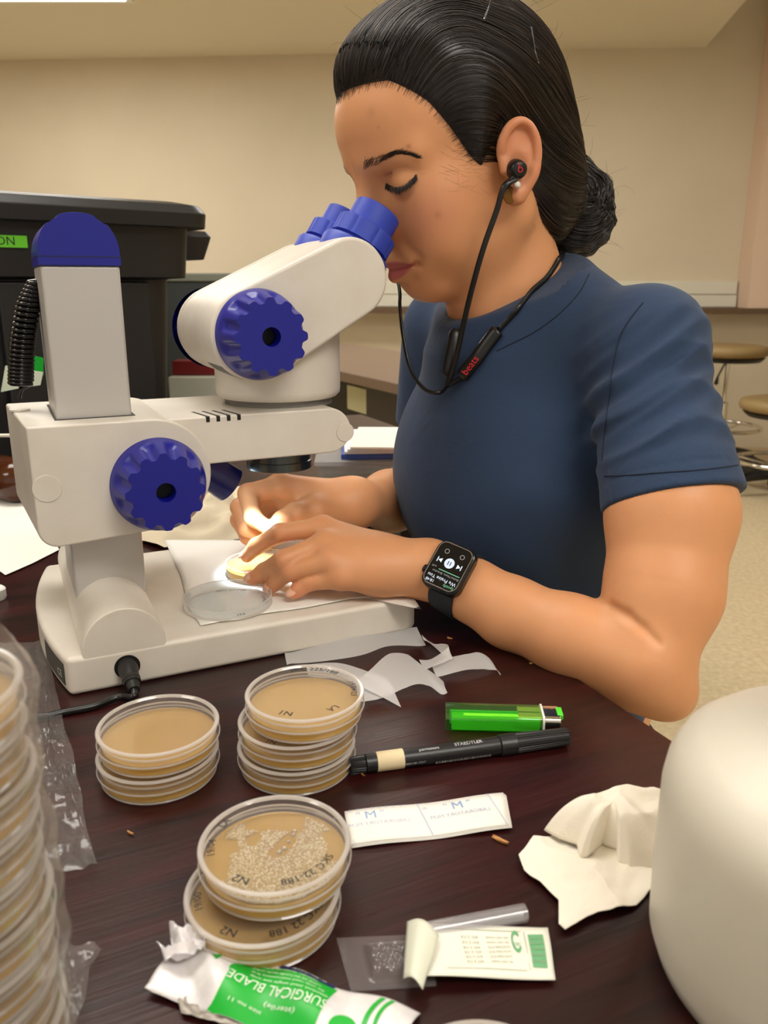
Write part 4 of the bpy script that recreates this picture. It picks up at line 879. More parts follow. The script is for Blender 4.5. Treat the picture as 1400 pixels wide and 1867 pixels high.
def nets(f, lo, hi, h, k=6, slack=1.6):
    """surface nets, evaluated only in blocks near the surface"""
    lo = np.array(lo, float); n = np.ceil((np.array(hi)-lo)/h/k).astype(int)*k+1
    nb = (n-1)//k
    bi = np.stack(np.meshgrid(*[np.arange(m) for m in nb], indexing='ij'), -1).reshape(-1, 3)
    cd = f((lo+(bi+.5)*k*h).astype(np.float32)); act = np.abs(cd) < h*k*.87*slack+h*2
    D = np.repeat(np.repeat(np.repeat(np.where(cd < 0, -1.0, 1.0).astype(np.float32).reshape(nb), k, 0), k, 1), k, 2)
    D = np.pad(D, ((0, 1), (0, 1), (0, 1)), mode='edge')
    ab = np.zeros(nb, bool); ab.reshape(-1)[act] = True
    pa = np.zeros(n, bool); pa[:-1, :-1, :-1] = np.repeat(np.repeat(np.repeat(ab, k, 0), k, 1), k, 2)
    for ax in range(3):
        sl = [slice(None)]*3; s2 = [slice(None)]*3; sl[ax] = slice(1, None); s2[ax] = slice(0, -1); q = pa.copy(); pa[tuple(sl)] |= q[tuple(s2)]
    I = np.argwhere(pa)
    out = np.empty(len(I), np.float32)
    for s in range(0, len(I), 400000): out[s:s+400000] = f((lo+I[s:s+400000]*h).astype(np.float32))
    D[I[:, 0], I[:, 1], I[:, 2]] = out
    ins = D < 0
    c8 = [ins[i:n[0]-1+i, j:n[1]-1+j, l:n[2]-1+l] for i in (0, 1) for j in (0, 1) for l in (0, 1)]
    al = c8[0].copy(); an = c8[0].copy()
    for c in c8[1:]: al &= c; an |= c
    cell = np.argwhere(an & ~al); vid = -np.ones(n-1, np.int64); vid[cell[:, 0], cell[:, 1], cell[:, 2]] = np.arange(len(cell))
    acc = np.zeros((len(cell), 3)); cnt = np.zeros(len(cell))
    offs = [(i, j, l) for i in (0, 1) for j in (0, 1) for l in (0, 1)]
    for a in offs:
        for ax in range(3):
            if a[ax] == 1: continue
            b = list(a); b[ax] = 1
            da = D[cell[:, 0]+a[0], cell[:, 1]+a[1], cell[:, 2]+a[2]]; db = D[cell[:, 0]+b[0], cell[:, 1]+b[1], cell[:, 2]+b[2]]
            m = (da < 0) != (db < 0); t = np.where(m, da/(da-db+1e-12), 0)
            P = np.tile(np.array(a, float), (len(cell), 1)); P[:, ax] += t; acc[m] += P[m]; cnt[m] += 1
    V_ = lo+(cell+acc/cnt[:, None])*h; Fq = []
    for ax in range(3):
        u_, v_ = [(1, 2), (2, 0), (0, 1)][ax]
        s0 = [slice(None)]*3; s1 = [slice(None)]*3; s0[ax] = slice(0, -1); s1[ax] = slice(1, None)
        A = ins[tuple(s0)]; B = ins[tuple(s1)]; E = np.argwhere(A != B); E = E[(E[:, u_] > 0) & (E[:, v_] > 0) & (E[:, u_] < n[u_]-1) & (E[:, v_] < n[v_]-1)]
        q = []
        for (du, dv) in ((1, 1), (0, 1), (0, 0), (1, 0)):
            c = E.copy(); c[:, u_] -= du; c[:, v_] -= dv; q.append(vid[c[:, 0], c[:, 1], c[:, 2]])
        q = np.stack(q, 1); fl = ~A[E[:, 0], E[:, 1], E[:, 2]]; q[fl] = q[fl][:, ::-1]; Fq.append(q)
    Fq = np.concatenate(Fq); Fq = Fq[(Fq >= 0).all(1)]
    return V_, Fq
def mesh_np(name, V_, F_):
    me = bpy.data.meshes.new(name); me.vertices.add(len(V_)); me.vertices.foreach_set('co', np.asarray(V_, np.float32).ravel())
    me.loops.add(F_.size); me.loops.foreach_set('vertex_index', F_.ravel().astype(np.int32)); me.polygons.add(len(F_))
    me.polygons.foreach_set('loop_start', np.arange(0, F_.size, F_.shape[1], dtype=np.int32)); me.update(calc_edges=True); me.validate(); return me
# ------------------------------------------------------------------ head frame
TH = math.radians(20); HS = 1.10; HOl = np.array([.395, .115, .386])
def l2w_dir(d): return U*d[0]+VV*d[1]+np.array([0, 0, d[2]])
HO = wl(*HOl); HX = l2w_dir((-math.cos(TH), 0, -math.sin(TH))); HY = l2w_dir((0, -1, 0)); HZ = l2w_dir((-math.sin(TH), 0, math.cos(TH)))
HR = np.stack([HX, HY, HZ], 0)           # rows: head axes
def to_head(p): return ((p-HO)@HR.T/HS).astype(np.float32)
def from_head(q): return HO+(np.asarray(q)*HS)@HR
def to_loc(p):
    d = p-MO; return np.stack([d@U, d@VV, d[:, 2]], 1).astype(np.float32)
def skull(q):
    d = ell(q, (.003, 0, .045), (.091, .070, .083)); return smin(d, ell(q, (.044, 0, .060), (.051, .056, .044)), .02)
EAR = [tuple(p) for p in catmull([(.012, .0725, .012), (.010, .0760, .021), (.0035, .0795, .0285), (-.0045, .0820, .0300), (-.0110, .0835, .0245), (-.0138, .0840, .014), (-.0122, .0830, .002), (-.007, .0808, -.008), (.000, .0775, -.0155), (.0065, .0748, -.0195)], 3)]
def head_sdf(q):
    y0 = q[:, 1]; m = q.copy(); m[:, 1] = np.abs(m[:, 1])
    d = skull(q)
    d = smin(d, ell(q, (.026, 0, -.016), (.060, .0545, .058)), .025)
    d = smin(d, ell(m, (.052, .036, -.004), (.026, .024, .026)), .018)
    d = smin(d, ell(m, (.052, .030, -.032), (.026, .024, .028)), .018)
    d = smin(d, cone(m, (-.002, .047, -.034), (.058, .014, -.066), .016, .016), .02)
    d = smin(d, ell(q, (.060, 0, -.066), (.0205, .022, .017)), .014)
    d = smin(d, ell(q, (.066, 0, -.042), (.0245, .031, .024)), .014)
    d = smin(d, cone(m, (.087, .010, .0365), (.066, .046, .0345), .0085, .0075), .014)
    d = smax(d, -ell(m, (.096, .030, .0165), (.0165, .020, .0115)), .014)
    d = smin(d, ell(m, (.0715, .0315, .0155), (.0135, .0150, .0120)), .0045)
    d = smax(d, -cone(m, (.0815, .0215, .0240), (.0745, .0415, .0262), .0007, .0006), .0035)          # lid crease
    d = smin(d, cone(q, (.091, 0, .024), (.1085, 0, -.012), .0065, .0085), .012)
    d = smin(d, sph(q, (.110, 0, -.0150), .0085), .007)
    d = smin(d, sph(m, (.0975, .0115, -.0180), .0072), .006)
    d = smin(d, cone(m, (.0925, .0, -.0385), (.0775, .0225, -.0445), .0058, .0032), .0045)
    d = smin(d, cone(m, (.0905, .0, -.0515), (.0775, .0215, -.0462), .0064, .0034), .0045)
    d = smax(d, -cone(m, (.0985, .0, -.0452), (.0810, .0245, -.0453), .0009, .0012), .0028)
    d = smax(d, -cone(m, (.0815, .026, -.0450), (.080, .0285, -.0475), .0010, .0006), .005)
    d = smax(d, -cone(m, (.0915, .0195, -.0215), (.0795, .0315, -.0405), .0006, .0003), .008)
    # ears
    e = ell(np.stack([(m[:, 0]+.002)*.95+(m[:, 2]-.006)*.30, m[:, 1]-.0775-.18*(-.002-m[:, 0]), (m[:, 2]-.006)*.95-(m[:, 0]+.002)*.30], 1), (0, 0, 0), (.0128, .0040, .0255))
    for i in range(len(EAR)-1):
        r_ = .0030 if i < 20 else .0042; e = smin(e, cone(m, EAR[i], EAR[i+1], r_, r_), .0022)
    e = smin(e, sph(m, (.0085, .0745, -.0195), .0068), .006)
    e = smin(e, cone(m, (.0125, .074, .001), (.0125, .0735, .007), .0036, .003), .004)           # tragus
    e = smax(e, -ell(m, (.0045, .0865, .0010), (.0078, .0092, .0110)), .004)
    e = smax(e, -ell(m, (-.0035, .0860, .0180), (.0055, .0050, .0080)), .005)
    return smin(d, e, .005)
NK0, NK1, NK2 = wl(.418, .115, .372), wl(.440, .115, .285), wl(.452, .115, .225)
def head_w(p):
    q = to_head(p); d = head_sdf(q)*HS
    nk = cone(p, NK0, NK1, .052, .0535); nk = smin(nk, cone(p, NK1, NK2, .0535, .062), .02)
    m_ = np.array(from_head((.012, .046, -.030))); s_ = wl(.405, .095, .245)
    nk = smin(nk, cone(p, m_, s_, .012, .010), .022)
    return smin(d, nk, .022)
# ------------------------------------------------------------------ arms and hands
SH = atD(1195, 625, .680); EL = atD(1170, 1208, .620); WR = tab(792, 1040, .052)
def px3(L_): return [tab(x, y, z) for x, y, z in L_]
LF = {'i': (px3([(600, 968, .078), (588, 962, .0835), (510, 972, .0810), (468, 996, .0650), (450, 1014, .0530)]), [.0100, .0095, .0082, .0073, .0060]),
      'm': (px3([(610, 996, .070), (592, 991, .0765), (517, 1021, .0675), (482, 1042, .0510), (461, 1055, .0435)]), [.0100, .0098, .0084, .0075, .0062]),
      'r': (px3([(622, 1024, .060), (603, 1023, .0665), (530, 1040, .0590), (504, 1058, .0460), (495, 1070, .0395)]), [.0100, .0094, .0082, .0072, .0060]),
      'p': (px3([(645, 1050, .049), (624, 1054, .0535), (562, 1062, .0480), (545, 1073, .0430), (536, 1081, .0398)]), [.0095, .0086, .0072, .0064, .0054])}
LT = (px3([(700, 1020, .045), (640, 1030, .045), (585, 1045, .040), (545, 1052, .042)]), [.014, .013, .010, .0075])
HEM = atD(1226, 914, .650); hn = (HEM-SH)/np.linalg.norm(HEM-SH); hn2 = atD(1353, 886, .655)-atD(1098, 915, .655); hn2 /= np.linalg.norm(hn2); hn = hn-hn2*np.dot(hn, hn2); hn /= np.linalg.norm(hn)
MIDA = atD(1223, 935, .648); MIDB = atD(1208, 1080, .634); FA1 = atD(1040, 1160, .648); FA2 = atD(930, 1116, .676); FA3 = atD(862, 1077, .690)
CREASE = []
def fing(p, pts, rs): return chain(p, pts, rs, .0035)
def arm_L(p):
    d = chain(p, [SH, MIDA, MIDB, EL], [.040, .0495, .0432, .0360], .012); d = smin(d, sph(p, atD(1222, 1268, .622), .0165), .03)
    d = smin(d, chain(p, [EL, FA1, FA2, FA3, WR], [.0362, .0318, .0284, .0250, .0236], .012), .007)
    if len(CREASE): d = smax(d, -chain(p, CREASE, [.0022, .0018, .0010, .0003], .004), .006)
    # back of the hand: a fan of bones from the wrist
    h = None
    for k, r0 in (('i', .0135), ('m', .0130), ('r', .0125), ('p', .0115)):
        c = cone(p, WR+(LF[k][0][1]-WR)*.12, LF[k][0][1], .0165, LF[k][1][1]+.0010); h = c if h is None else smin(h, c, .016)
    pc = (LF['i'][0][1]+LF['p'][0][1])/2*.55+WR*.45-np.array([0, 0, .008]); h = smin(h, sph(p, pc, .021), .02)
    d = smin(d, h, .016)
    f = None
    for k in 'imrp':
        c = fing(p, LF[k][0], LF[k][1]); f = c if f is None else smin(f, c, .0022)
    f = smin(f, fing(p, *LT), .002)
    return smin(d, f, .0055)+.009*np.clip(((HEM-p)@hn+.0005)/.008, 0, 1)*(((p-SH)**2).sum(1) < .0361)
def ray_hit(px, py, f, z0=.5, z1=1.1):
    r_ = ray(px, py); t = z0
    for _ in range(120):
        d_ = float(f((CAM+r_*t)[None].astype(np.float32))[0]); t += d_*.7
        if abs(d_) < 1e-5 or t > z1: break
    return CAM+r_*t
CREASE = [ray_hit(x, y, arm_L) for x, y in ((1112, 1104), (1142, 1122), (1172, 1146), (1200, 1172))]
RSH = wl(.470, .285, .240); REL = wl(.470, .330, .020); RWR = atD(648, 918, .830)
def dp(L_): return [atD(x, y, z) for x, y, z in L_]
RF = [(dp([(530, 905, .815), (512, 886, .800), (452, 900, .785), (462, 945, .768), (490, 964, .762)]), [.011, .0110, .0096, .0082, .0066]),
      (dp([(530, 908, .825), (500, 893, .815), (438, 925, .802), (450, 962, .785), (482, 978, .780)]), [.011, .0110, .0094, .0082, .0070]),
      (dp([(535, 915, .835), (500, 905, .830), (437, 948, .815), (452, 978, .800), (484, 990, .795)]), [.011, .0104, .0090, .0080, .0070]),
      (dp([(545, 925, .845), (510, 920, .842), (452, 965, .828), (462, 985, .812), (488, 996, .806)]), [.010, .0094, .0080, .0072, .0064])]
RT = (dp([(612, 930, .815), (575, 934, .792), (540, 938, .776), (516, 950, .766), (497, 963, .760)]), [.014, .0150, .0118, .0100, .0074])
def arm_R(p):
    d = cone(p, RSH, REL, .046, .036); d = smin(d, cone(p, REL, REL*.45+RWR*.55, .036, .030), .03); d = smin(d, cone(p, REL*.45+RWR*.55, RWR, .030, .0235), .03)
    h = None
    for pts, rs in RF:
        c = cone(p, RWR+(pts[1]-RWR)*.1, pts[1], .0165, rs[1]+.001); h = c if h is None else smin(h, c, .016)
    h = smin(h, cone(p, RWR, RT[0][1], .018, .016), .015)
    f = None
    for pts, rs in RF:
        c = fing(p, pts, rs); f = c if f is None else smin(f, c, .0022)
    f = smin(f, fing(p, *RT), .0025)
    return smin(smin(d, h, .016), f, .005)
def core(p):   # trunk under the clothes
    q = to_loc(p); d = ell(q, (.465, .115, .10), (.085, .130, .17)); d = smin(d, ell(q, (.52, .115, -.12), (.095, .140, .20)), .06)
    return smin(d, cone(q, (.47, -.03, .238), (.47, .26, .238), .036, .036), .05)
BV, BF = [], []
def addm(VF):
    o = sum(len(v) for v in BV); BV.append(VF[0]); BF.append(VF[1]+o)
def bounds(pts, pad): P = np.array(pts); return P.min(0)-pad, P.max(0)+pad
hb_ = [from_head(c) for c in ((.13, .1, .15), (.13, -.1, .15), (-.13, .1, .15), (-.13, -.1, .15), (.13, .1, -.1), (-.1, .1, -.1), (.13, -.1, -.1), (-.1, -.1, -.1))]+[NK2]
hlo, hhi = bounds(hb_, .0); hlo[2] = NK2[2]-.03
headVF = nets(head_w, hlo, hhi, .00135)
addm(headVF)
lo_, hi_ = bounds([SH, EL, WR]+LF['i'][0]+LF['p'][0]+LF['m'][0], .056); addm(nets(arm_L, lo_, hi_, .0017))
lo_, hi_ = bounds([RSH, REL, RWR]+RF[0][0]+RF[1][0]+RF[2][0]+RF[3][0], .05); addm(nets(arm_R, lo_, hi_, .0018))
lo_, hi_ = bounds([wl(.36, -.09, -.34), wl(.63, .32, -.34), wl(.36, .32, .29), wl(.63, -.09, .29)], .02); addm(nets(core, lo_, hi_, .006))
BVa = np.concatenate(BV); BFa = np.concatenate(BF)
body_me = mesh_np('person', BVa, BFa)
# skin: own colour differences of lips, cheeks, knuckles are kept as a point attribute
m_skin = mat('skin', srgb(214, 158, 122), .46, Subsurface_Weight=.25, Subsurface_Scale=.55)
sb = m_skin.node_tree.nodes['Principled BSDF']; sb.inputs['Subsurface Radius'].default_value = (.012, .005, .0028); sb.inputs['Specular IOR Level'].default_value = .42
at_ = N(m_skin, 'ShaderNodeAttribute', attribute_name='tone')
tcs = N(m_skin, 'ShaderNodeTexCoord'); ns = N(m_skin, 'ShaderNodeTexNoise', i_Scale=38.0, i_Detail=6.0); L(m_skin, tcs.outputs['Object'], ns.inputs['Vector'])
mr = N(m_skin, 'ShaderNodeMapRange'); mr.inputs[3].default_value = .93; mr.inputs[4].default_value = 1.06; L(m_skin, ns.outputs[0], mr.inputs[0])
mm_ = N(m_skin, 'ShaderNodeMixRGB', blend_type='MULTIPLY'); mm_.inputs[0].default_value = 1.0; L(m_skin, at_.outputs['Color'], mm_.inputs[1]); L(m_skin, mr.outputs[0], mm_.inputs[2]); L(m_skin, mm_.outputs[0], sb.inputs['Base Color'])
nf = N(m_skin, 'ShaderNodeTexNoise', i_Scale=900.0, i_Detail=3.0); L(m_skin, tcs.outputs['Object'], nf.inputs['Vector']); bs = N(m_skin, 'ShaderNodeBump', i_Strength=.12, i_Distance=.0005); L(m_skin, nf.outputs[0], bs.inputs['Height']); L(m_skin, bs.outputs[0], sb.inputs['Normal'])
qh = to_head(BVa)
basec = np.array(srgb(218, 156, 110)[:3]); lipc = np.array(srgb(188, 98, 98)[:3]); chk = np.array(srgb(206, 132, 104)[:3])
tone = np.tile(basec, (len(BVa), 1))
def blend(mask, c):
    global tone
    tone = tone*(1-mask[:, None])+np.array(c)*mask[:, None]
ay = np.abs(qh[:, 1]); zl = -.0452
t_ = np.clip(ay/.0235, 0, 1)
upz = zl+.0068*(1-t_**2.2)*(1-.22*np.exp(-(ay/.004)**2)); lwz = zl-.0095*(1-t_**2)
sm = lambda x, w: np.clip(x/w+.5, 0, 1)
lip = sm(upz-qh[:, 2], .0016)*sm(qh[:, 2]-lwz, .0018)*sm(.0242-ay, .002)*sm(qh[:, 0]-.074, .002)
blend(np.exp(-(((qh[:, 0]-.065)/.03)**2+((ay-.045)/.022)**2+((qh[:, 2]+.012)/.022)**2))*.55, chk)
blend(np.clip(lip, 0, 1)*.95, lipc)
ear = sm(ay-.074, .006)*sm(.03-np.abs(qh[:, 2]-.006), .01)*sm(.02-np.abs(qh[:, 0]), .01); blend(np.clip(ear, 0, 1)*.5, srgb(208, 128, 98)[:3])
for k in 'imrp':   # fingertips and knuckles are redder
    for i, wgt in ((1, .35), (2, .35), (4, .6)):
        d2 = ((BVa-LF[k][0][i])**2).sum(1); blend(np.exp(-d2/(.009**2))*wgt, srgb(206, 118, 92)[:3])
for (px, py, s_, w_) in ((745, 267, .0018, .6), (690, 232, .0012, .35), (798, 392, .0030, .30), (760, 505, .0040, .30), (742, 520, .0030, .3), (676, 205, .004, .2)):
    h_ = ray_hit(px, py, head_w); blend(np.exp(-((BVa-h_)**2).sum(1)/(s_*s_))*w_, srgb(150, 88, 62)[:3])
ca = body_me.attributes.new('tone', 'FLOAT_COLOR', 'POINT'); ca.data.foreach_set('color', np.concatenate([tone, np.ones((len(tone), 1))], 1).astype(np.float32).ravel())
PERSON = link('person', body_me, m_skin, None, 180)
tag(PERSON, 'woman in a dark blue T-shirt bending over the microscope eyepieces, hands at the stage', 'person')
m_nail = mat('nail', srgb(226, 172, 148), .25)
for k in 'imrp':
    pts, rr_n = LF[k]; ax_n = pts[4]-pts[3]; ax_n /= np.linalg.norm(ax_n); toc = CAM-pts[4]; toc = toc/np.linalg.norm(toc)*.55+np.array([0, 0, .8]); nn_n = toc-ax_n*np.dot(toc, ax_n); nn_n /= np.linalg.norm(nn_n); r_n = rr_n[4]
    MB().lathe([(.0048, -.0006), (.0042, .0003), (.0024, .0009), (0, .0011)], 18, frame(pts[4]+ax_n*.001+nn_n*(r_n*.86), ax_n, nn_n), sx=1.2, sy=.92).build('fingernail', m_nail, PERSON, 80)
# ------------------------------------------------------------------ T-shirt
SHl = to_loc(SH[None])[0]; SH0 = SH+(np.array(wl(.465, .0, .245))-SH)*.25
RHEM = RSH*.46+REL*.54; rhn = (RHEM-RSH)/np.linalg.norm(RHEM-RSH)
def wrink(p):
    """folds of the sleeve: run round the arm, fanning from the armpit"""
    d = p-SH; s = d@hn; t = d@np.array([-.25, -.6, .75]); x = d@hn2
    amp = np.clip((s+.03)/.06, 0, 1)*np.clip((.108-s)/.012, 0, 1)
    w1 = (np.abs(np.sin((s*1.0+x*.30)*150+1.3*np.sin(x*34)+1.0))-.6)*.0034*(.6+.4*np.sin(x*70+s*40))+(np.abs(np.sin((s-x*.18)*98+1.5*np.sin(x*42+1)))-.6)*.0036+np.sin((s*1.3+x*.6)*210+2*np.sin(x*60))*.0008
    return w1*amp*np.clip(1.0-x*6, .45, 1.7)
def shirt(p):
    q = to_loc(p)
    m = q.copy(); m[:, 1] = np.abs(m[:, 1]-.115)
    d = ell(q, (.474, .115, .115), (.106, .150, .185))
    d = smin(d, smin(ell(q, (.424, .067, .095), (.062, .088, .088)), ell(q, (.424, .163, .095), (.062, .088, .088)), .09), .05)
    d = smin(d, ell(q, (.505, .115, -.10), (.106, .148, .19)), .06)
    d = smin(d, cone(m, (.462, .055, .268), (.474, .140, .238), .048, .040), .05)
    d = smin(d, cone(q, (.452, .115, .235), (.446, .115, .285), .085, .062), .035)
    d = d+.0022*np.sin(q[:, 0]*55+q[:, 2]*80+2*np.sin(q[:, 1]*30))*np.clip((.16-np.abs(q[:, 2]-.02))/.08, 0, 1)*np.clip((q[:, 1]+.02)/-.03+1.3, 0, 1)
    s = cone(p, SH0, HEM+hn*.03, .0445, .0590); s = smin(s, sph(p, SH, .0425), .02)
    s = s+wrink(p); s = smax(s, (p-HEM)@hn, .0022)
    band = np.exp(-(((p-HEM)@hn+.0185)/.0012)**2)*.0007; s = s+band
    r = cone(p, RSH, RHEM+rhn*.03, .051, .048); r = smax(r, (p-RHEM)@rhn, .003)
    d = smin(d, s, .018); d = smin(d, r, .02)
    # mock neck
    col = cone(p, wl(.449, .115, .245), wl(.432, .115, .305), .064, .0592); d = smin(d, col, .012)
    pn = l2w_dir((-.48, 0, .877)); pl = (p-wl(.432, .115, .2855))@pn
    d = np.where(((p-wl(.435, .115, .285))**2).sum(1) < .0095, smax(d, pl, .003), d)
    inner = cone(p, wl(.452, .115, .225), wl(.428, .115, .330), .0585, .0560); d = smax(d, -np.maximum(inner, -(pl+.03)), .002)
    hb = -.30; return smax(d, hb-q[:, 2], .01)
lo_, hi_ = bounds([wl(.31, -.20, -.31), wl(.63, .36, -.31), wl(.31, .36, .33), wl(.63, -.20, .33)], .01)
sV, sF = nets(shirt, lo_, hi_, .0023)
m_sh = mat('navy_jersey', srgb(38, 56, 84), .85, Sheen_Weight=.08)
nb_ = m_sh.node_tree.nodes['Principled BSDF']; tcj = N(m_sh, 'ShaderNodeTexCoord'); nj = N(m_sh, 'ShaderNodeTexNoise', i_Scale=1400.0, i_Detail=2.0); L(m_sh, tcj.outputs['Object'], nj.inputs['Vector'])
nj2 = N(m_sh, 'ShaderNodeTexNoise', i_Scale=28.0, i_Detail=5.0, i_Distortion=.8); L(m_sh, tcj.outputs['Object'], nj2.inputs['Vector'])
b1 = N(m_sh, 'ShaderNodeBump', i_Strength=.18, i_Distance=.0006); L(m_sh, nj.outputs[0], b1.inputs['Height']); b2 = N(m_sh, 'ShaderNodeBump', i_Strength=.30, i_Distance=.004); L(m_sh, nj2.outputs[0], b2.inputs['Height']); L(m_sh, b1.outputs[0], b2.inputs['Normal']); L(m_sh, b2.outputs[0], nb_.inputs['Normal'])
rj = N(m_sh, 'ShaderNodeValToRGB'); rj.color_ramp.elements[0].color = srgb(28, 48, 76); rj.color_ramp.elements[1].color = srgb(40, 64, 98); L(m_sh, nj.outputs[0], rj.inputs[0]); L(m_sh, rj.outputs[0], nb_.inputs['Base Color'])
TS = link('t_shirt', mesh_np('t_shirt', sV, sF), m_sh, PERSON, 180)
# rays through the photo onto the woman
def allp(p): return np.minimum(np.minimum(head_w(p), arm_L(p)), np.minimum(arm_R(p), shirt(p)))
def hits(pix, f, z0=.50, z1=1.15):
    pix = np.asarray(pix, float); R_ = np.stack([ray(x, y) for x, y in pix]); t = np.full(len(pix), z0)
    for _ in range(140):
        p = (CAM+R_*t[:, None]).astype(np.float32); d = f(p); t = np.where(t < z1, t+np.maximum(np.abs(d)*.6, .00002)*np.sign(d), t)
    return CAM+R_*t[:, None], t < z1-.01
def grad(f, p, e=.0008):
    p = np.asarray(p, np.float32); g = np.stack([f(p+np.eye(3, dtype=np.float32)[i]*e)-f(p-np.eye(3, dtype=np.float32)[i]*e) for i in range(3)], 1)
    return g/(np.linalg.norm(g, axis=1, keepdims=True)+1e-9)
def on_surf(pixs, f, off=.0003, n=8):
    P, ok = hits(pixs, f); g = grad(f, P); return [Vector(p+q*off) for p, q, o in zip(P, g, ok) if o]
m_seam = mat('seam_navy', srgb(24, 36, 56), .9)
for nm, pts in (('hem_stitch', [(1102, 868), (1150, 866), (1200, 862), (1260, 858), (1310, 853), (1345, 848)]), ('armhole_seam', [(1172, 552), (1150, 580), (1130, 615), (1117, 670), (1110, 730), (1102, 790), (1098, 840)]), ('collar_seam', [(1074, 500), (1055, 535), (1020, 572), (975, 605), (930, 628), (905, 640)])):
    s = on_surf([tuple(p[:2]) for p in catmull([(x, y, 0) for x, y in pts], 5)], shirt, .0002)
    if len(s) > 3: MB().tube(s, .0006, 6).build(nm, m_seam, TS, 80)
# ------------------------------------------------------------------ trousers and shoes
m_jean = noise_col(mat('dark_denim', (1, 1, 1, 1), .9), srgb(22, 26, 38), srgb(38, 44, 60), (300, 300, 300))
def pants(p):
    q = to_loc(p); m = q.copy(); m[:, 1] = np.abs(m[:, 1]-.115)
    d = ell(q, (.525, .115, -.255), (.125, .165, .105)); d = smin(d, cone(m, (.50, .075, -.262), (.14, .095, -.215), .082, .060), .05)
    d = smin(d, cone(m, (.14, .095, -.215), (.20, .10, -.66), .058, .042), .03); return d
lo_, hi_ = bounds([wl(.05, -.08, -.70), wl(.68, .31, -.70), wl(.05, .31, -.12), wl(.68, -.08, -.12)], .02)
pV, pF = nets(pants, lo_, hi_, .006); link('trousers', mesh_np('trousers', pV, pF), m_jean, PERSON, 180)
for s_ in (-1, 1):
    c = wl(.17, .115+s_*.10, FLOOR); fr_ = frame(c, -U, (0, 0, 1))
    MB().lathe([(0, 0), (.040, 0), (.044, .015), (.042, .04), (.034, .07), (.03, .095), (0, .1)], 24, fr_ @ Matrix.Diagonal((2.3, 1, 1, 1))).build('shoe', m_black, PERSON, 60)
c = wl(.545, .115, 0); stool(float(c[0]), float(c[1]), -.352, .19, 'lab stool the woman sits on, almost wholly hidden behind the table', False, .4)
# ------------------------------------------------------------------ hair
HP = np.array([(.125, .20), (.125, .089), (.0975, .087), (.0865, .0905), (.070, .0855), (.054, .0640), (.043, .042), (.0365, .028), (.0310, .015), (.0265, .006), (.0225, .007), (.0195, .014), (.0140, .0200), (.006, .0275), (-.005, .0325), (-.0130, .029), (-.0165, .014), (-.0150, -.004), (-.0110, -.020), (-.0120, -.036), (-.022, -.052), (-.036, -.066), (-.048, -.076), (-.058, -.084), (-.20, -.088), (-.20, .20)], np.float32)
def poly_sd(x, z, P):
    d = np.full(len(x), 1e9, np.float32); s = np.zeros(len(x), bool); n = len(P)
    for i in range(n):
        a = P[i]; b = P[(i+1) % n]; e = b-a; wx = x-a[0]; wz = z-a[1]; t = np.clip((wx*e[0]+wz*e[1])/(e@e), 0, 1)
        d = np.minimum(d, (wx-e[0]*t)**2+(wz-e[1]*t)**2)
        c = ((a[1] > z) != (b[1] > z)) & (x < (b[0]-a[0])*(z-a[1])/(b[1]-a[1]+1e-12)+a[0]); s ^= c
    d = np.sqrt(d); return np.where(s, -d, d)
def hair_q(q):
    sk = smin(skull(q), ell(q, (-.046, 0, -.022), (.038, .050, .056)), .03)
    pd = poly_sd(q[:, 0], q[:, 2], HP)
    ins = np.clip(-pd/.042, 0, 1); th = .0006+.0125*ins*(2-ins)
    th = th+.0020*np.exp(-((q[:, 0]-.045)/.035)**2-((q[:, 2]-.115)/.030)**2)*ins
    th = th+.0006*np.sin(q[:, 1]*95+q[:, 0]*20)*np.clip((q[:, 2]-.06)/.04, 0, 1)*ins
    th = th-.0035*np.exp(-((q[:, 0]+.028)/.010)**2)*np.clip((q[:, 2]-.09)/.03, 0, 1)
    return smax(sk-th, pd, .0015)
def hair_w(p): return hair_q(to_head(p))*HS
BC = np.array((-.0960, 0, -.0560))
def bun_q(q):
    d = ell(q-np.array(BC, np.float32), (0, 0, 0), (.0345, .036, .0420)); d = smin(d, cone(q, (-.066, 0, -.026), (-.086, 0, -.042), .020, .022), .012)
    r = q-np.array(BC, np.float32); an = np.arctan2(r[:, 2], r[:, 0]); d = d+.0018*np.sin(an*5+r[:, 1]*150)+.0010*np.sin(an*11-r[:, 1]*260); return d
def bun_w(p): return bun_q(to_head(p))*HS
hV, hF = nets(hair_w, hlo-np.array([.02, .02, 0]), hhi+np.array([.03, .03, .02]), .0020)
m_hair = mat('hair_dark', srgb(22, 16, 15), .36); hbn = m_hair.node_tree.nodes['Principled BSDF']; hbn.inputs['Specular IOR Level'].default_value = .6
HAIR = link('hair', mesh_np('hair', hV, hF), m_hair, PERSON, 180)
lo_, hi_ = bounds([from_head(BC+np.array(c)) for c in ((.05, .05, .06), (-.05, -.05, -.06), (.05, -.05, -.06), (-.05, .05, .06), (.06, 0, .07))], .012)
bV, bF = nets(bun_w, lo_, hi_, .0018); BUN = link('hair_bun', mesh_np('hair_bun', bV, bF), m_hair, PERSON, 180)
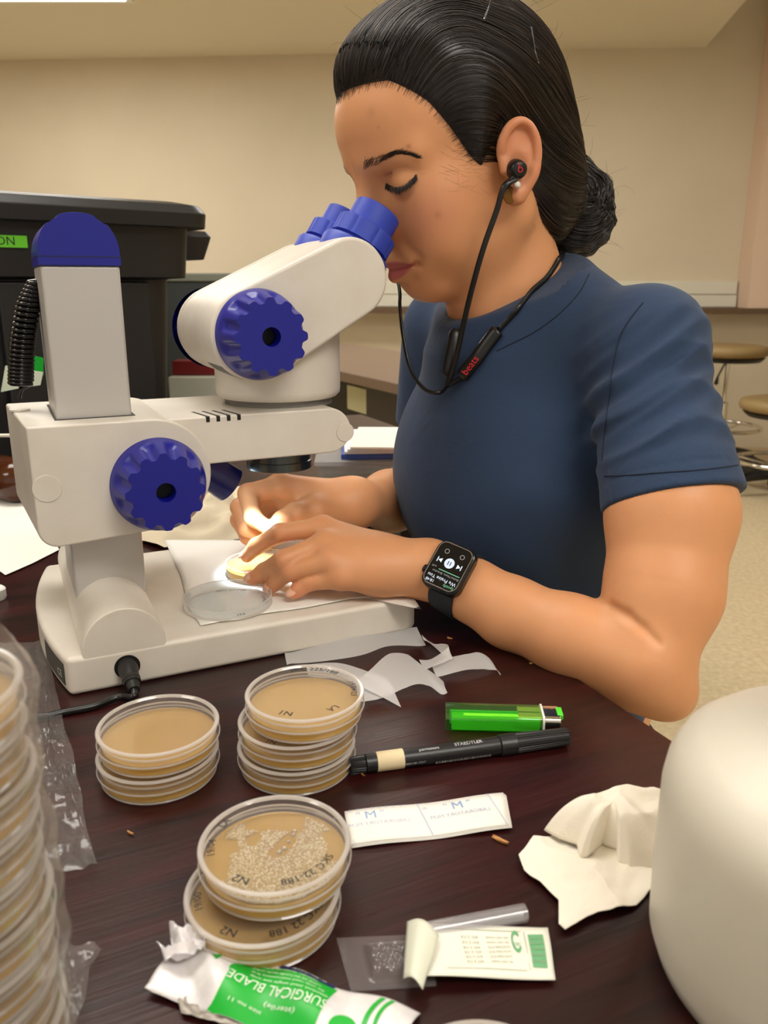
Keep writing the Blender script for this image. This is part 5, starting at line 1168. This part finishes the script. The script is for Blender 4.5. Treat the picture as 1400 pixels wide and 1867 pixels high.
def tubes_mesh(name, paths, radii, m, par, seg=3):
    """many thin hairs as one mesh; paths (n, k, 3)"""
    P = np.asarray(paths); n, k, _ = P.shape
    T = np.zeros_like(P); T[:, 1:-1] = P[:, 2:]-P[:, :-2]; T[:, 0] = P[:, 1]-P[:, 0]; T[:, -1] = P[:, -1]-P[:, -2]; T /= np.linalg.norm(T, axis=2, keepdims=True)+1e-9
    ref = np.zeros_like(P); ref[..., 2] = 1; ref[np.abs(T[..., 2]) > .9] = (1, 0, 0); A = np.cross(T, ref); A /= np.linalg.norm(A, axis=2, keepdims=True)+1e-9; B = np.cross(T, A)
    rad = np.asarray(radii); rad = rad[:, None]*np.interp(np.linspace(0, 1, k), [0, .15, .7, 1], [.5, 1, .9, .15])[None] if rad.ndim == 1 else rad
    V_ = np.stack([P+rad[..., None]*(math.cos(2*math.pi*s/seg)*A+math.sin(2*math.pi*s/seg)*B) for s in range(seg)], 2).reshape(-1, 3)
    i = np.arange(n)[:, None, None]; j = np.arange(k-1)[None, :, None]; s = np.arange(seg)[None, None, :]; s2 = (s+1) % seg; b0 = (i*k+j)*seg
    F_ = np.stack([b0+s, b0+s2, b0+seg+s2, b0+seg+s], -1).reshape(-1, 4)
    o = link(name, mesh_np(name, V_, F_), m, par, 180); return o
rs = np.random.RandomState(11)
def flow(seeds, f, target, steps, step, lift, swirl=None):
    p = seeds.copy(); out = [p.copy()]
    for _ in range(steps):
        g = grad(f, p, .0015); d = target-p; d = d/(np.linalg.norm(d, axis=1, keepdims=True)+1e-9)
        if swirl is not None: d = swirl(p)
        else:
            qx = to_head(p)[:, 0]; wq = np.clip((qx-.005)/.055, 0, 1)[:, None]; d = d*(1-.6*wq)+HZ*(.75*wq)-HX*(.55*wq)
        d = d-g*(d*g).sum(1, keepdims=True); d /= np.linalg.norm(d, axis=1, keepdims=True)+1e-9
        p = p+d*(step[:, None] if isinstance(step, np.ndarray) else step); p = p-g*(f(p.astype(np.float32))-lift)[:, None]; out.append(p.copy())
    return np.stack(out, 1)
m_str = mat('hair_strand', srgb(30, 22, 19), .30, Specular_IOR_Level=.7)
sel = hV[rs.choice(len(hV), 5200, replace=False)]
tgt = from_head((-.086, 0, -.036))
lift = rs.uniform(.0000, .0016, len(sel))
pth = flow(sel, hair_w, tgt, 13, .0062, lift)
pth += (rs.normal(0, .00035, (len(sel), 1, 3))*np.linspace(0, 1, 14)[None, :, None])
m_str2 = mat('hair_strand_brown', srgb(52, 38, 31), .30, Specular_IOR_Level=.7); m_str3 = mat('hair_strand_light', srgb(78, 60, 50), .32, Specular_IOR_Level=.7)
for k_, (a_, b_, mm) in enumerate(((0, 2600, m_str), (2600, 4300, m_str2), (4300, 5200, m_str3))):
    so_ = tubes_mesh('hair_strands', pth[a_:b_], rs.uniform(.00016, .00042, b_-a_), mm, HAIR); so_['kind'] = 'stuff'
pdh = poly_sd(qh[:len(headVF[0]), 0], qh[:len(headVF[0]), 2], HP); hv = headVF[0]; mk_ = (pdh > -.008) & (pdh < .0055) & (qh[:len(hv), 2] > .012) & (np.abs(qh[:len(hv), 1]) < .072); cand = hv[mk_]
sel = cand[rs.choice(len(cand), min(1700, len(cand)), replace=False)]
both = lambda p: np.minimum(head_w(p), hair_w(p))
pth = flow(sel, both, tgt, 15, rs.uniform(.0018, .0075, len(sel)), rs.uniform(.0001, .0009, len(sel)))
so_ = tubes_mesh('hairline_strands', pth, rs.uniform(.00009, .00022, len(sel)), m_str, HAIR); so_['kind'] = 'stuff'
Bw = from_head(BC); axb = HR.T@np.array((.25, .9, .35)); axb /= np.linalg.norm(axb)
sel = bV[rs.choice(len(bV), 900, replace=False)]
def swirl(p): return np.cross(axb[None], p-Bw)
pth = flow(sel, bun_w, Bw, 10, .0055, rs.uniform(.0, .003, len(sel)), swirl)
so_ = tubes_mesh('bun_strands', pth, rs.uniform(.00025, .0006, len(sel)), m_str, BUN); so_['kind'] = 'stuff'
# loose flyaway hairs round the head and the bun
fl = []
for i in range(230):
    if i < 110:
        p = hV[rs.randint(len(hV))]; g = grad(hair_w, p[None])[0]
    else:
        p = bV[rs.randint(len(bV))]; g = grad(bun_w, p[None])[0]
    d = g*.6+rs.normal(0, .55, 3); d /= np.linalg.norm(d); b = rs.normal(0, 1, 3); ln = rs.uniform(.010, .030)*(1.0 if i < 110 else 1.15); q = [p]
    for s in range(13): d = d+b*.12+np.array([0, 0, -.02]); d /= np.linalg.norm(d); q.append(q[-1]+d*ln/13)
    fl.append(q)
so_ = tubes_mesh('flyaway_hairs', np.array(fl), np.full(len(fl), .00011), m_str, HAIR); so_['kind'] = 'stuff'
# baby hairs at the temple and before the ear
ps_, ok = hits([(rs.uniform(800, 885), rs.uniform(262, 350)) for _ in range(45)], head_w); ps_ = ps_[ok]
bdir = HX*(-.6)+HZ*-.25; bd = bdir[None]+rs.normal(0, .22, (len(ps_), 3))
bh = flow(ps_, head_w, ps_, 8, .0016, np.full(len(ps_), .0004), lambda p: bd)
so_ = tubes_mesh('baby_hairs', np.array(bh), np.full(len(bh), .00006), m_str, HAIR); so_['kind'] = 'stuff'
# eyebrows and lashes: hairs on the face, mirrored to the far side
def brow_hairs(name, cen_px, wid, nh, ln, dirf, rad):
    cl = catmull([(x, y, 0) for x, y in cen_px], 10); n = len(cl); out = []
    px = []
    for _ in range(nh):
        t = rs.uniform(0, 1); i = min(int(t*(n-1)), n-2); p = cl[i].lerp(cl[i+1], t*(n-1)-i); wd = np.interp(t, np.linspace(0, 1, len(wid)), wid); px.append((p.x+rs.normal(0, 1), p.y+rs.uniform(-1, 1)*wd/2, t))
    P, ok = hits([(a, b) for a, b, _ in px], head_w); G = grad(head_w, P)
    for p, g, o, (_, _, t) in zip(P, G, ok, px):
        if not o: continue
        d = dirf(t)+rs.normal(0, .15, 3); d = d-g*np.dot(d, g)*.6; d /= np.linalg.norm(d); q = [p+g*.0003]
        for s in range(5): q.append(q[-1]+d*ln*rs.uniform(.8, 1.2)/5+g*.00012)
        out.append(q)
    out = np.array(out); o1 = tubes_mesh(name, out, np.full(len(out), rad), m_hair, PERSON)
    qh_ = (out.reshape(-1, 3)-HO)@HR.T; qh_[:, 1] *= -1; mir = (HO+qh_@HR).reshape(out.shape)
    tubes_mesh(name, mir, np.full(len(out), rad), m_hair, PERSON)
brow_hairs('eyebrow', [(662, 303), (682, 297), (704, 286), (724, 279), (744, 281), (760, 288)], [15, 13, 9, 7, 4, 2], 520, .0050, lambda t: HX*(-.45-.4*t)+HY*(.6)+HZ*(.55-.75*t), .00010)
brow_hairs('eyelashes', [(703, 333), (714, 340), (727, 342), (740, 336), (752, 326), (759, 318)], [3, 4, 5, 5, 4, 3], 210, .0052, lambda t: HX*.55+HY*(.1+.5*t)-HZ*.75, .00024)
# ------------------------------------------------------------------ hair pins, hair tie
m_pin = mat('pin_black', srgb(14, 14, 15), .25)
for nm, pts, lab in (('hair_pin', [(893, 3), (889, 14), (885, 27), (882, 37)], 'black hair pin standing in the parting on top of her head'), ('hair_pin', [(966, 52), (969, 72), (973, 95), (979, 116)], 'black hair pin at the back of her crown')):
    s = on_surf(pts, hair_w, .0012)
    if len(s) > 2:
        o = MB().tube(catmull(s, 5), .0009, 6).build(nm, m_pin, None, 80); tag(o, lab, 'hair pin', 'hair pins')
        MB().lathe([(0, -.0012), (.0012, 0), (0, .0012)], 10, Matrix.Translation(s[-1])).build('pin_tip', m_chrome, o, 60)
ht = []; c0 = np.array((-.076, 0, -.036)); ax = np.array((-.62, 0, -.78)); e1_ = np.array((-.78, 0, .62)); e2_ = np.array((0, 1, 0))
for i in range(15*14+1):
    a = 2*math.pi*i/(15*14); b = a*15; R = .0265+.0042*math.cos(b); ht.append(from_head(c0+e1_*R*math.cos(a)+e2_*R*math.sin(a)+ax*.0042*math.sin(b)))
o = MB().tube(ht, .0020, 7, caps=False).build('hair_tie', mat('tie_gloss', srgb(8, 8, 9), .08), None, 80); tag(o, 'glossy black spiral hair tie round the base of the bun', 'hair tie')
# ------------------------------------------------------------------ earphones
m_ep = mat('earphone_black', srgb(12, 12, 13), .35); m_red = mat('logo_red', srgb(205, 30, 45), .5)
EP = empty('earphones', from_head((.005, .08, .0))); tag(EP, 'black neckband earphones hanging round her neck, bud in her ear', 'earphones')
e0_ = np.array(from_head((.0065, .0800, -.001))); ed_ = HR.T@np.array((.25, .95, -.05)); ed_ /= np.linalg.norm(ed_)
bud = MB().lathe([(0, -.010), (.0060, -.010), (.0084, -.003), (.0080, .002), (.0068, .0075), (.0045, .0088), (0, .009)], 24, frame(e0_, HR.T@np.array((1, 0, 0)), ed_)).build('earbud', m_ep, None, 60); kid(bud, EP)
fx = frame(e0_+ed_*.0093, HR.T@np.array((-.5, .1, 1)), ed_)
lg_ = MB().ring([(.0014, 0), (.0022, 0), (.0022, .0003), (.0014, .0003)], 20, fx); lg_.box((.0008, .0014, 0), (.0052, .0022, .0003), fx); lo2 = lg_.build('logo', m_red, None, 0); kid(lo2, EP)
st_ = e0_+ed_*.004+HR.T@np.array((.004, 0, -.006))
kid(MB().lathe([(0, 0), (.0030, 0), (.0026, .010), (.0018, .016), (0, .016)], 16, frame(st_+np.array([0, 0, .003]), (1, 0, 0), atD(914, 356, .675)-st_)).build('stem', m_ep, None, 40), EP)
def ribbon(name, pts, w_, th, m=m_ep, n=10, up=None):
    o = MB().tube(catmull(pts, n), w_, 10, flat=th/w_, up=up).build(name, m, None, 60); return kid(o, EP)
junc = on_surf([(821, 704), (829, 700)], shirt, .004)
st2 = st_+HR.T@np.array((.004, .002, -.012))
jn = np.array(junc[0]); tocam = (CAM-jn)/np.linalg.norm(CAM-jn)
zq = lambda p: float((p[1])*cP-(p[2]-CAMH)*sP); z_a, z_b = zq(st_)-.004, zq(jn)-.004
air = [st_]+[atD(x, y, z_a+(z_b-z_a)*k-.010*math.sin(math.pi*k)) for x, y, k in ((919, 340, .04), (905, 385, .17), (882, 450, .34), (862, 520, .52), (845, 590, .70), (832, 650, .87))]+[jn+tocam*.003]
ribbon('ear_cable', [Vector(p) for p in air], .0026, .0012, up=(1, 0, 0))
mod = on_surf([(846, 690), (858, 672), (872, 655), (888, 634), (902, 615), (912, 603)], shirt, .0045)
kid(MB().tube(catmull(mod, 4), [.003]+[.0068]*(len(catmull(mod, 4))-2)+[.0035], 14, flat=.62).build('control_module', m_ep, None, 60), EP)
ribbon('module_lead', [Vector(jn+tocam*.003), Vector(jn*.4+np.array(mod[0])*.6+tocam*.002), mod[0]], .0022, .0018)
# lettering on the module
mc = np.array(mod[1])*.55+np.array(mod[2])*.45; md = np.array(mod[4])-np.array(mod[1]); md /= np.linalg.norm(md); mn = tocam-md*np.dot(tocam, md); mn /= np.linalg.norm(mn)
tm = MB(); text_flat(tm, 'beats', .0092, frame(mc+mn*.0066-np.cross(mn, md)*.0025, md, mn)); kid(tm.build('lettering', m_red, None, 0), EP)
nb2 = on_surf([(914, 600), (930, 583), (950, 562), (972, 536), (992, 508), (1006, 488), (1014, 474)], lambda p: np.minimum(shirt(p), head_w(p)), .0030)
bk = [Vector(wl(.485, .085, .318)), Vector(wl(.503, .115, .322)), Vector(wl(.490, .155, .315)), Vector(wl(.43, .180, .285)), Vector(wl(.395, .160, .250))]
ribbon('neckband', [mod[-1]]+nb2+bk, .0026, .0014)
m2_ = on_surf([(836, 602), (832, 630), (826, 660), (822, 690)], shirt, .004)
kid(MB().tube(catmull(m2_, 4), [.003]+[.0058]*(len(catmull(m2_, 4))-2)+[.003], 14, flat=.6).build('control_module', m_ep, None, 60), EP)
jb = np.array(junc[0])
lp_ = [Vector(jb+tocam*.002), Vector(wb(800, 716, .075)), Vector(wb(772, 708, .088)), Vector(wb(748, 672, .105)), Vector(wb(735, 615, .120)), Vector(wb(729, 560, .130)), Vector(wb(727, 520, .142)), Vector(from_head((.05, -.075, -.02))), Vector(from_head((.008, -.082, -.004)))]
ribbon('ear_cable', lp_, .0020, .0014)
kid(MB().lathe([(0, -.008), (.0062, -.003), (.0068, .002), (.0064, .0075), (0, .009)], 20, frame(from_head((.0065, -.0800, -.001)), (1, 0, 0), HR.T@np.array((.25, -.95, 0)))).build('earbud', m_ep, None, 60), EP)
# ------------------------------------------------------------------ earrings
s = on_surf([(941, 342)], head_w, .0045)[0]
er = MB().lathe([(0, -.002), (.0026, .0003), (.0031, .0012), (.0020, .0028), (0, .0030)], 12, frame(s, (1, 0, 0), HY)).build('stud_earring', mat('stud', srgb(240, 236, 228), .08, .3), None, 30); tag(er, 'small white stud earring in her ear lobe', 'earring')
s = on_surf([(930, 355)], head_w, .0022)[0]
er = MB().lathe([(0, 0), (.0058, .0001), (.0062, .0006), (.0058, .0011), (0, .0012)], 28, frame(s, HZ, HY), sx=1.25, sy=1).build('disc_earring', mat('amber_disc', srgb(110, 72, 22), .15, .2), None, 40); tag(er, 'brown oval disc earring below the ear bud', 'earring')
# ------------------------------------------------------------------ wrist watch
wc_, _ = hits([(822, 1041)], arm_L); wc_ = wc_[0]; ax_ = (WR-EL)/np.linalg.norm(WR-EL); cx_ = WR+ax_*np.dot(wc_-WR, ax_)
nrm_ = (wc_-cx_); nrm_ -= ax_*np.dot(nrm_, ax_); nrm_ /= np.linalg.norm(nrm_)
xw = ax_.copy(); yw = np.cross(nrm_, xw)
WT = empty('smart_watch', wc_); tag(WT, 'black smart watch with a lit music screen on her left wrist', 'watch')
FW = frame(wc_+nrm_*.0005, xw, nrm_)
def wrr(hx, hy, r, n=6): return rrect(-hx, hx, -hy, hy, r, n)
kid(MB().prism(wrr(.0178, .0215, .0085), -.001, .0092, 'z', FW).build('case', mat('watch_black', srgb(12, 12, 13), .22), None, 35, bevel=.0022, bseg=4), WT)
gls = kid(MB().prism(wrr(.0166, .0203, .0075), .0090, .0104, 'z', FW).build('glass', mat('watch_glass', srgb(16, 16, 17), .04), None, 35, bevel=.0010, bseg=3), WT)
kid(MB().ring([(1, 0)], 3).build('x', None, None, 0), WT) if False else None
def loopstrip(hx, hy, r, w_, z, mb):
    o = wrr(hx, hy, r, 8); i_ = wrr(hx-w_, hy-w_, r-w_, 8); n = len(o); mb.add([(a, b, z) for a, b in o]+[(a, b, z) for a, b in i_], [(k, (k+1) % n, n+(k+1) % n, n+k) for k in range(n)], FW); return mb
kid(loopstrip(.0157, .0194, .0068, .0007, .01045, MB()).build('bezel_line', mat('bezel_grey', srgb(150, 145, 140), .25, .6), None, 0), WT)
ZS = .01045; mw_ = emis('screen_white', (.82, .88, 1, 1), .9); mgr = emis('screen_green', (.25, .75, .40, 1), .6); mlb = emis('screen_lilac', (.72, .78, 1, 1), .95); mgy = emis('screen_grey', (.45, .43, .42, 1), .6)
def stx(body, size, x, y, m, nm='screen_text'):
    mb = MB(); v, f, wd = text_geo(body, size); x0 = min(q[0] for q in v); mb.add([(x+(q[0]-x0), y+q[1], ZS) for q in v], f, FW); kid(mb.build(nm, m, None, 0), WT)
stx('Spotify', .0036, -.0135, .0150, mgr); stx('We Praise You', .0043, -.0138, .0108, mw_); stx('18:48', .0036, .0052, .0150, mw_); stx('Bethel Music, Brandon', .0027, -.0138, .0068, mgy); stx('6:49', .0024, .0090, .0030, mgy)
mb = MB(); mb.add([(-.0135, .0046, ZS), (.0060, .0046, ZS), (.0060, .0053, ZS), (-.0135, .0053, ZS)], [(0, 1, 2, 3)], FW); kid(mb.build('progress_bar', mgr, None, 0), WT)
mb = MB(); mb.lathe([(0, 0), (.0044, 0)], 32, FW @ Matrix.Translation((0, -.0026, ZS))); pbtn = kid(mb.build('pause_button', mlb, None, 0), WT)
mb = MB()
for s_ in (-1, 1): mb.add([(s_*.0011-.0004, -.0044, ZS+.0001), (s_*.0011+.0004, -.0044, ZS+.0001), (s_*.0011+.0004, -.0008, ZS+.0001), (s_*.0011-.0004, -.0008, ZS+.0001)], [(0, 1, 2, 3)], FW)
kid(mb.build('pause_bars', m_ink, None, 0), WT)
for s_ in (-1, 1):
    mb = MB(); x = s_*.0092; mb.add([(x-s_*.0022, -.0046, ZS), (x-s_*.0022, -.0006, ZS), (x+s_*.0012, -.0026, ZS)], [(0, 1, 2)], FW); mb.add([(x+s_*.0014, -.0048, ZS), (x+s_*.0022, -.0048, ZS), (x+s_*.0022, -.0004, ZS), (x+s_*.0014, -.0004, ZS)], [(0, 1, 2, 3)], FW); kid(mb.build('skip_icon', mw_, None, 0), WT)
for i_, x in enumerate((-.0075, .0068)):
    mb = MB(); mb.ring([(.0016, 0), (.0021, 0), (.0021, .0001), (.0016, .0001)], 20, FW @ Matrix.Translation((x, -.0115, ZS))); kid(mb.build('screen_icon', mgy, None, 0), WT)
kid(MB().lathe([(0, 0), (.0034, 0), (.0036, .0006), (.0036, .0022), (.003, .0028), (0, .0028)], 24, FW @ Matrix.Translation((.0178, .008, .0042)) @ Matrix.Rotation(math.pi/2, 4, 'Y')).build('crown', mat('watch_black', (1, 1, 1, 1)), None, 40), WT)
# strap: follows the skin round the wrist
ns_ = 56; an_ = np.arange(ns_)*2*math.pi/ns_; dr_ = np.cos(an_)[:, None]*nrm_+np.sin(an_)[:, None]*yw
cc_ = np.stack([cx_+xw*s_ for s_ in (-.0115, -.0110, .0110, .0115)]); Pc = np.repeat(cc_[None], ns_, 0).reshape(-1, 3); Pd = np.repeat(dr_[:, None], 4, 1).reshape(-1, 3); tt_ = np.full(len(Pc), .010)
for _ in range(60): tt_ = tt_+np.maximum(-arm_L((Pc+Pd*tt_[:, None]).astype(np.float32))*.8, 0)
sv = list(Pc+Pd*(tt_+np.tile([.0004, .0022, .0022, .0004], ns_))[:, None])
sf = [(i*4+j, ((i+1) % ns_)*4+j, ((i+1) % ns_)*4+j+1, i*4+j+1) for i in range(ns_) for j in range(3)]
kid(MB().add(sv, sf).build('strap', mat('strap_navy', srgb(22, 27, 38), .6), None, 60), WT)
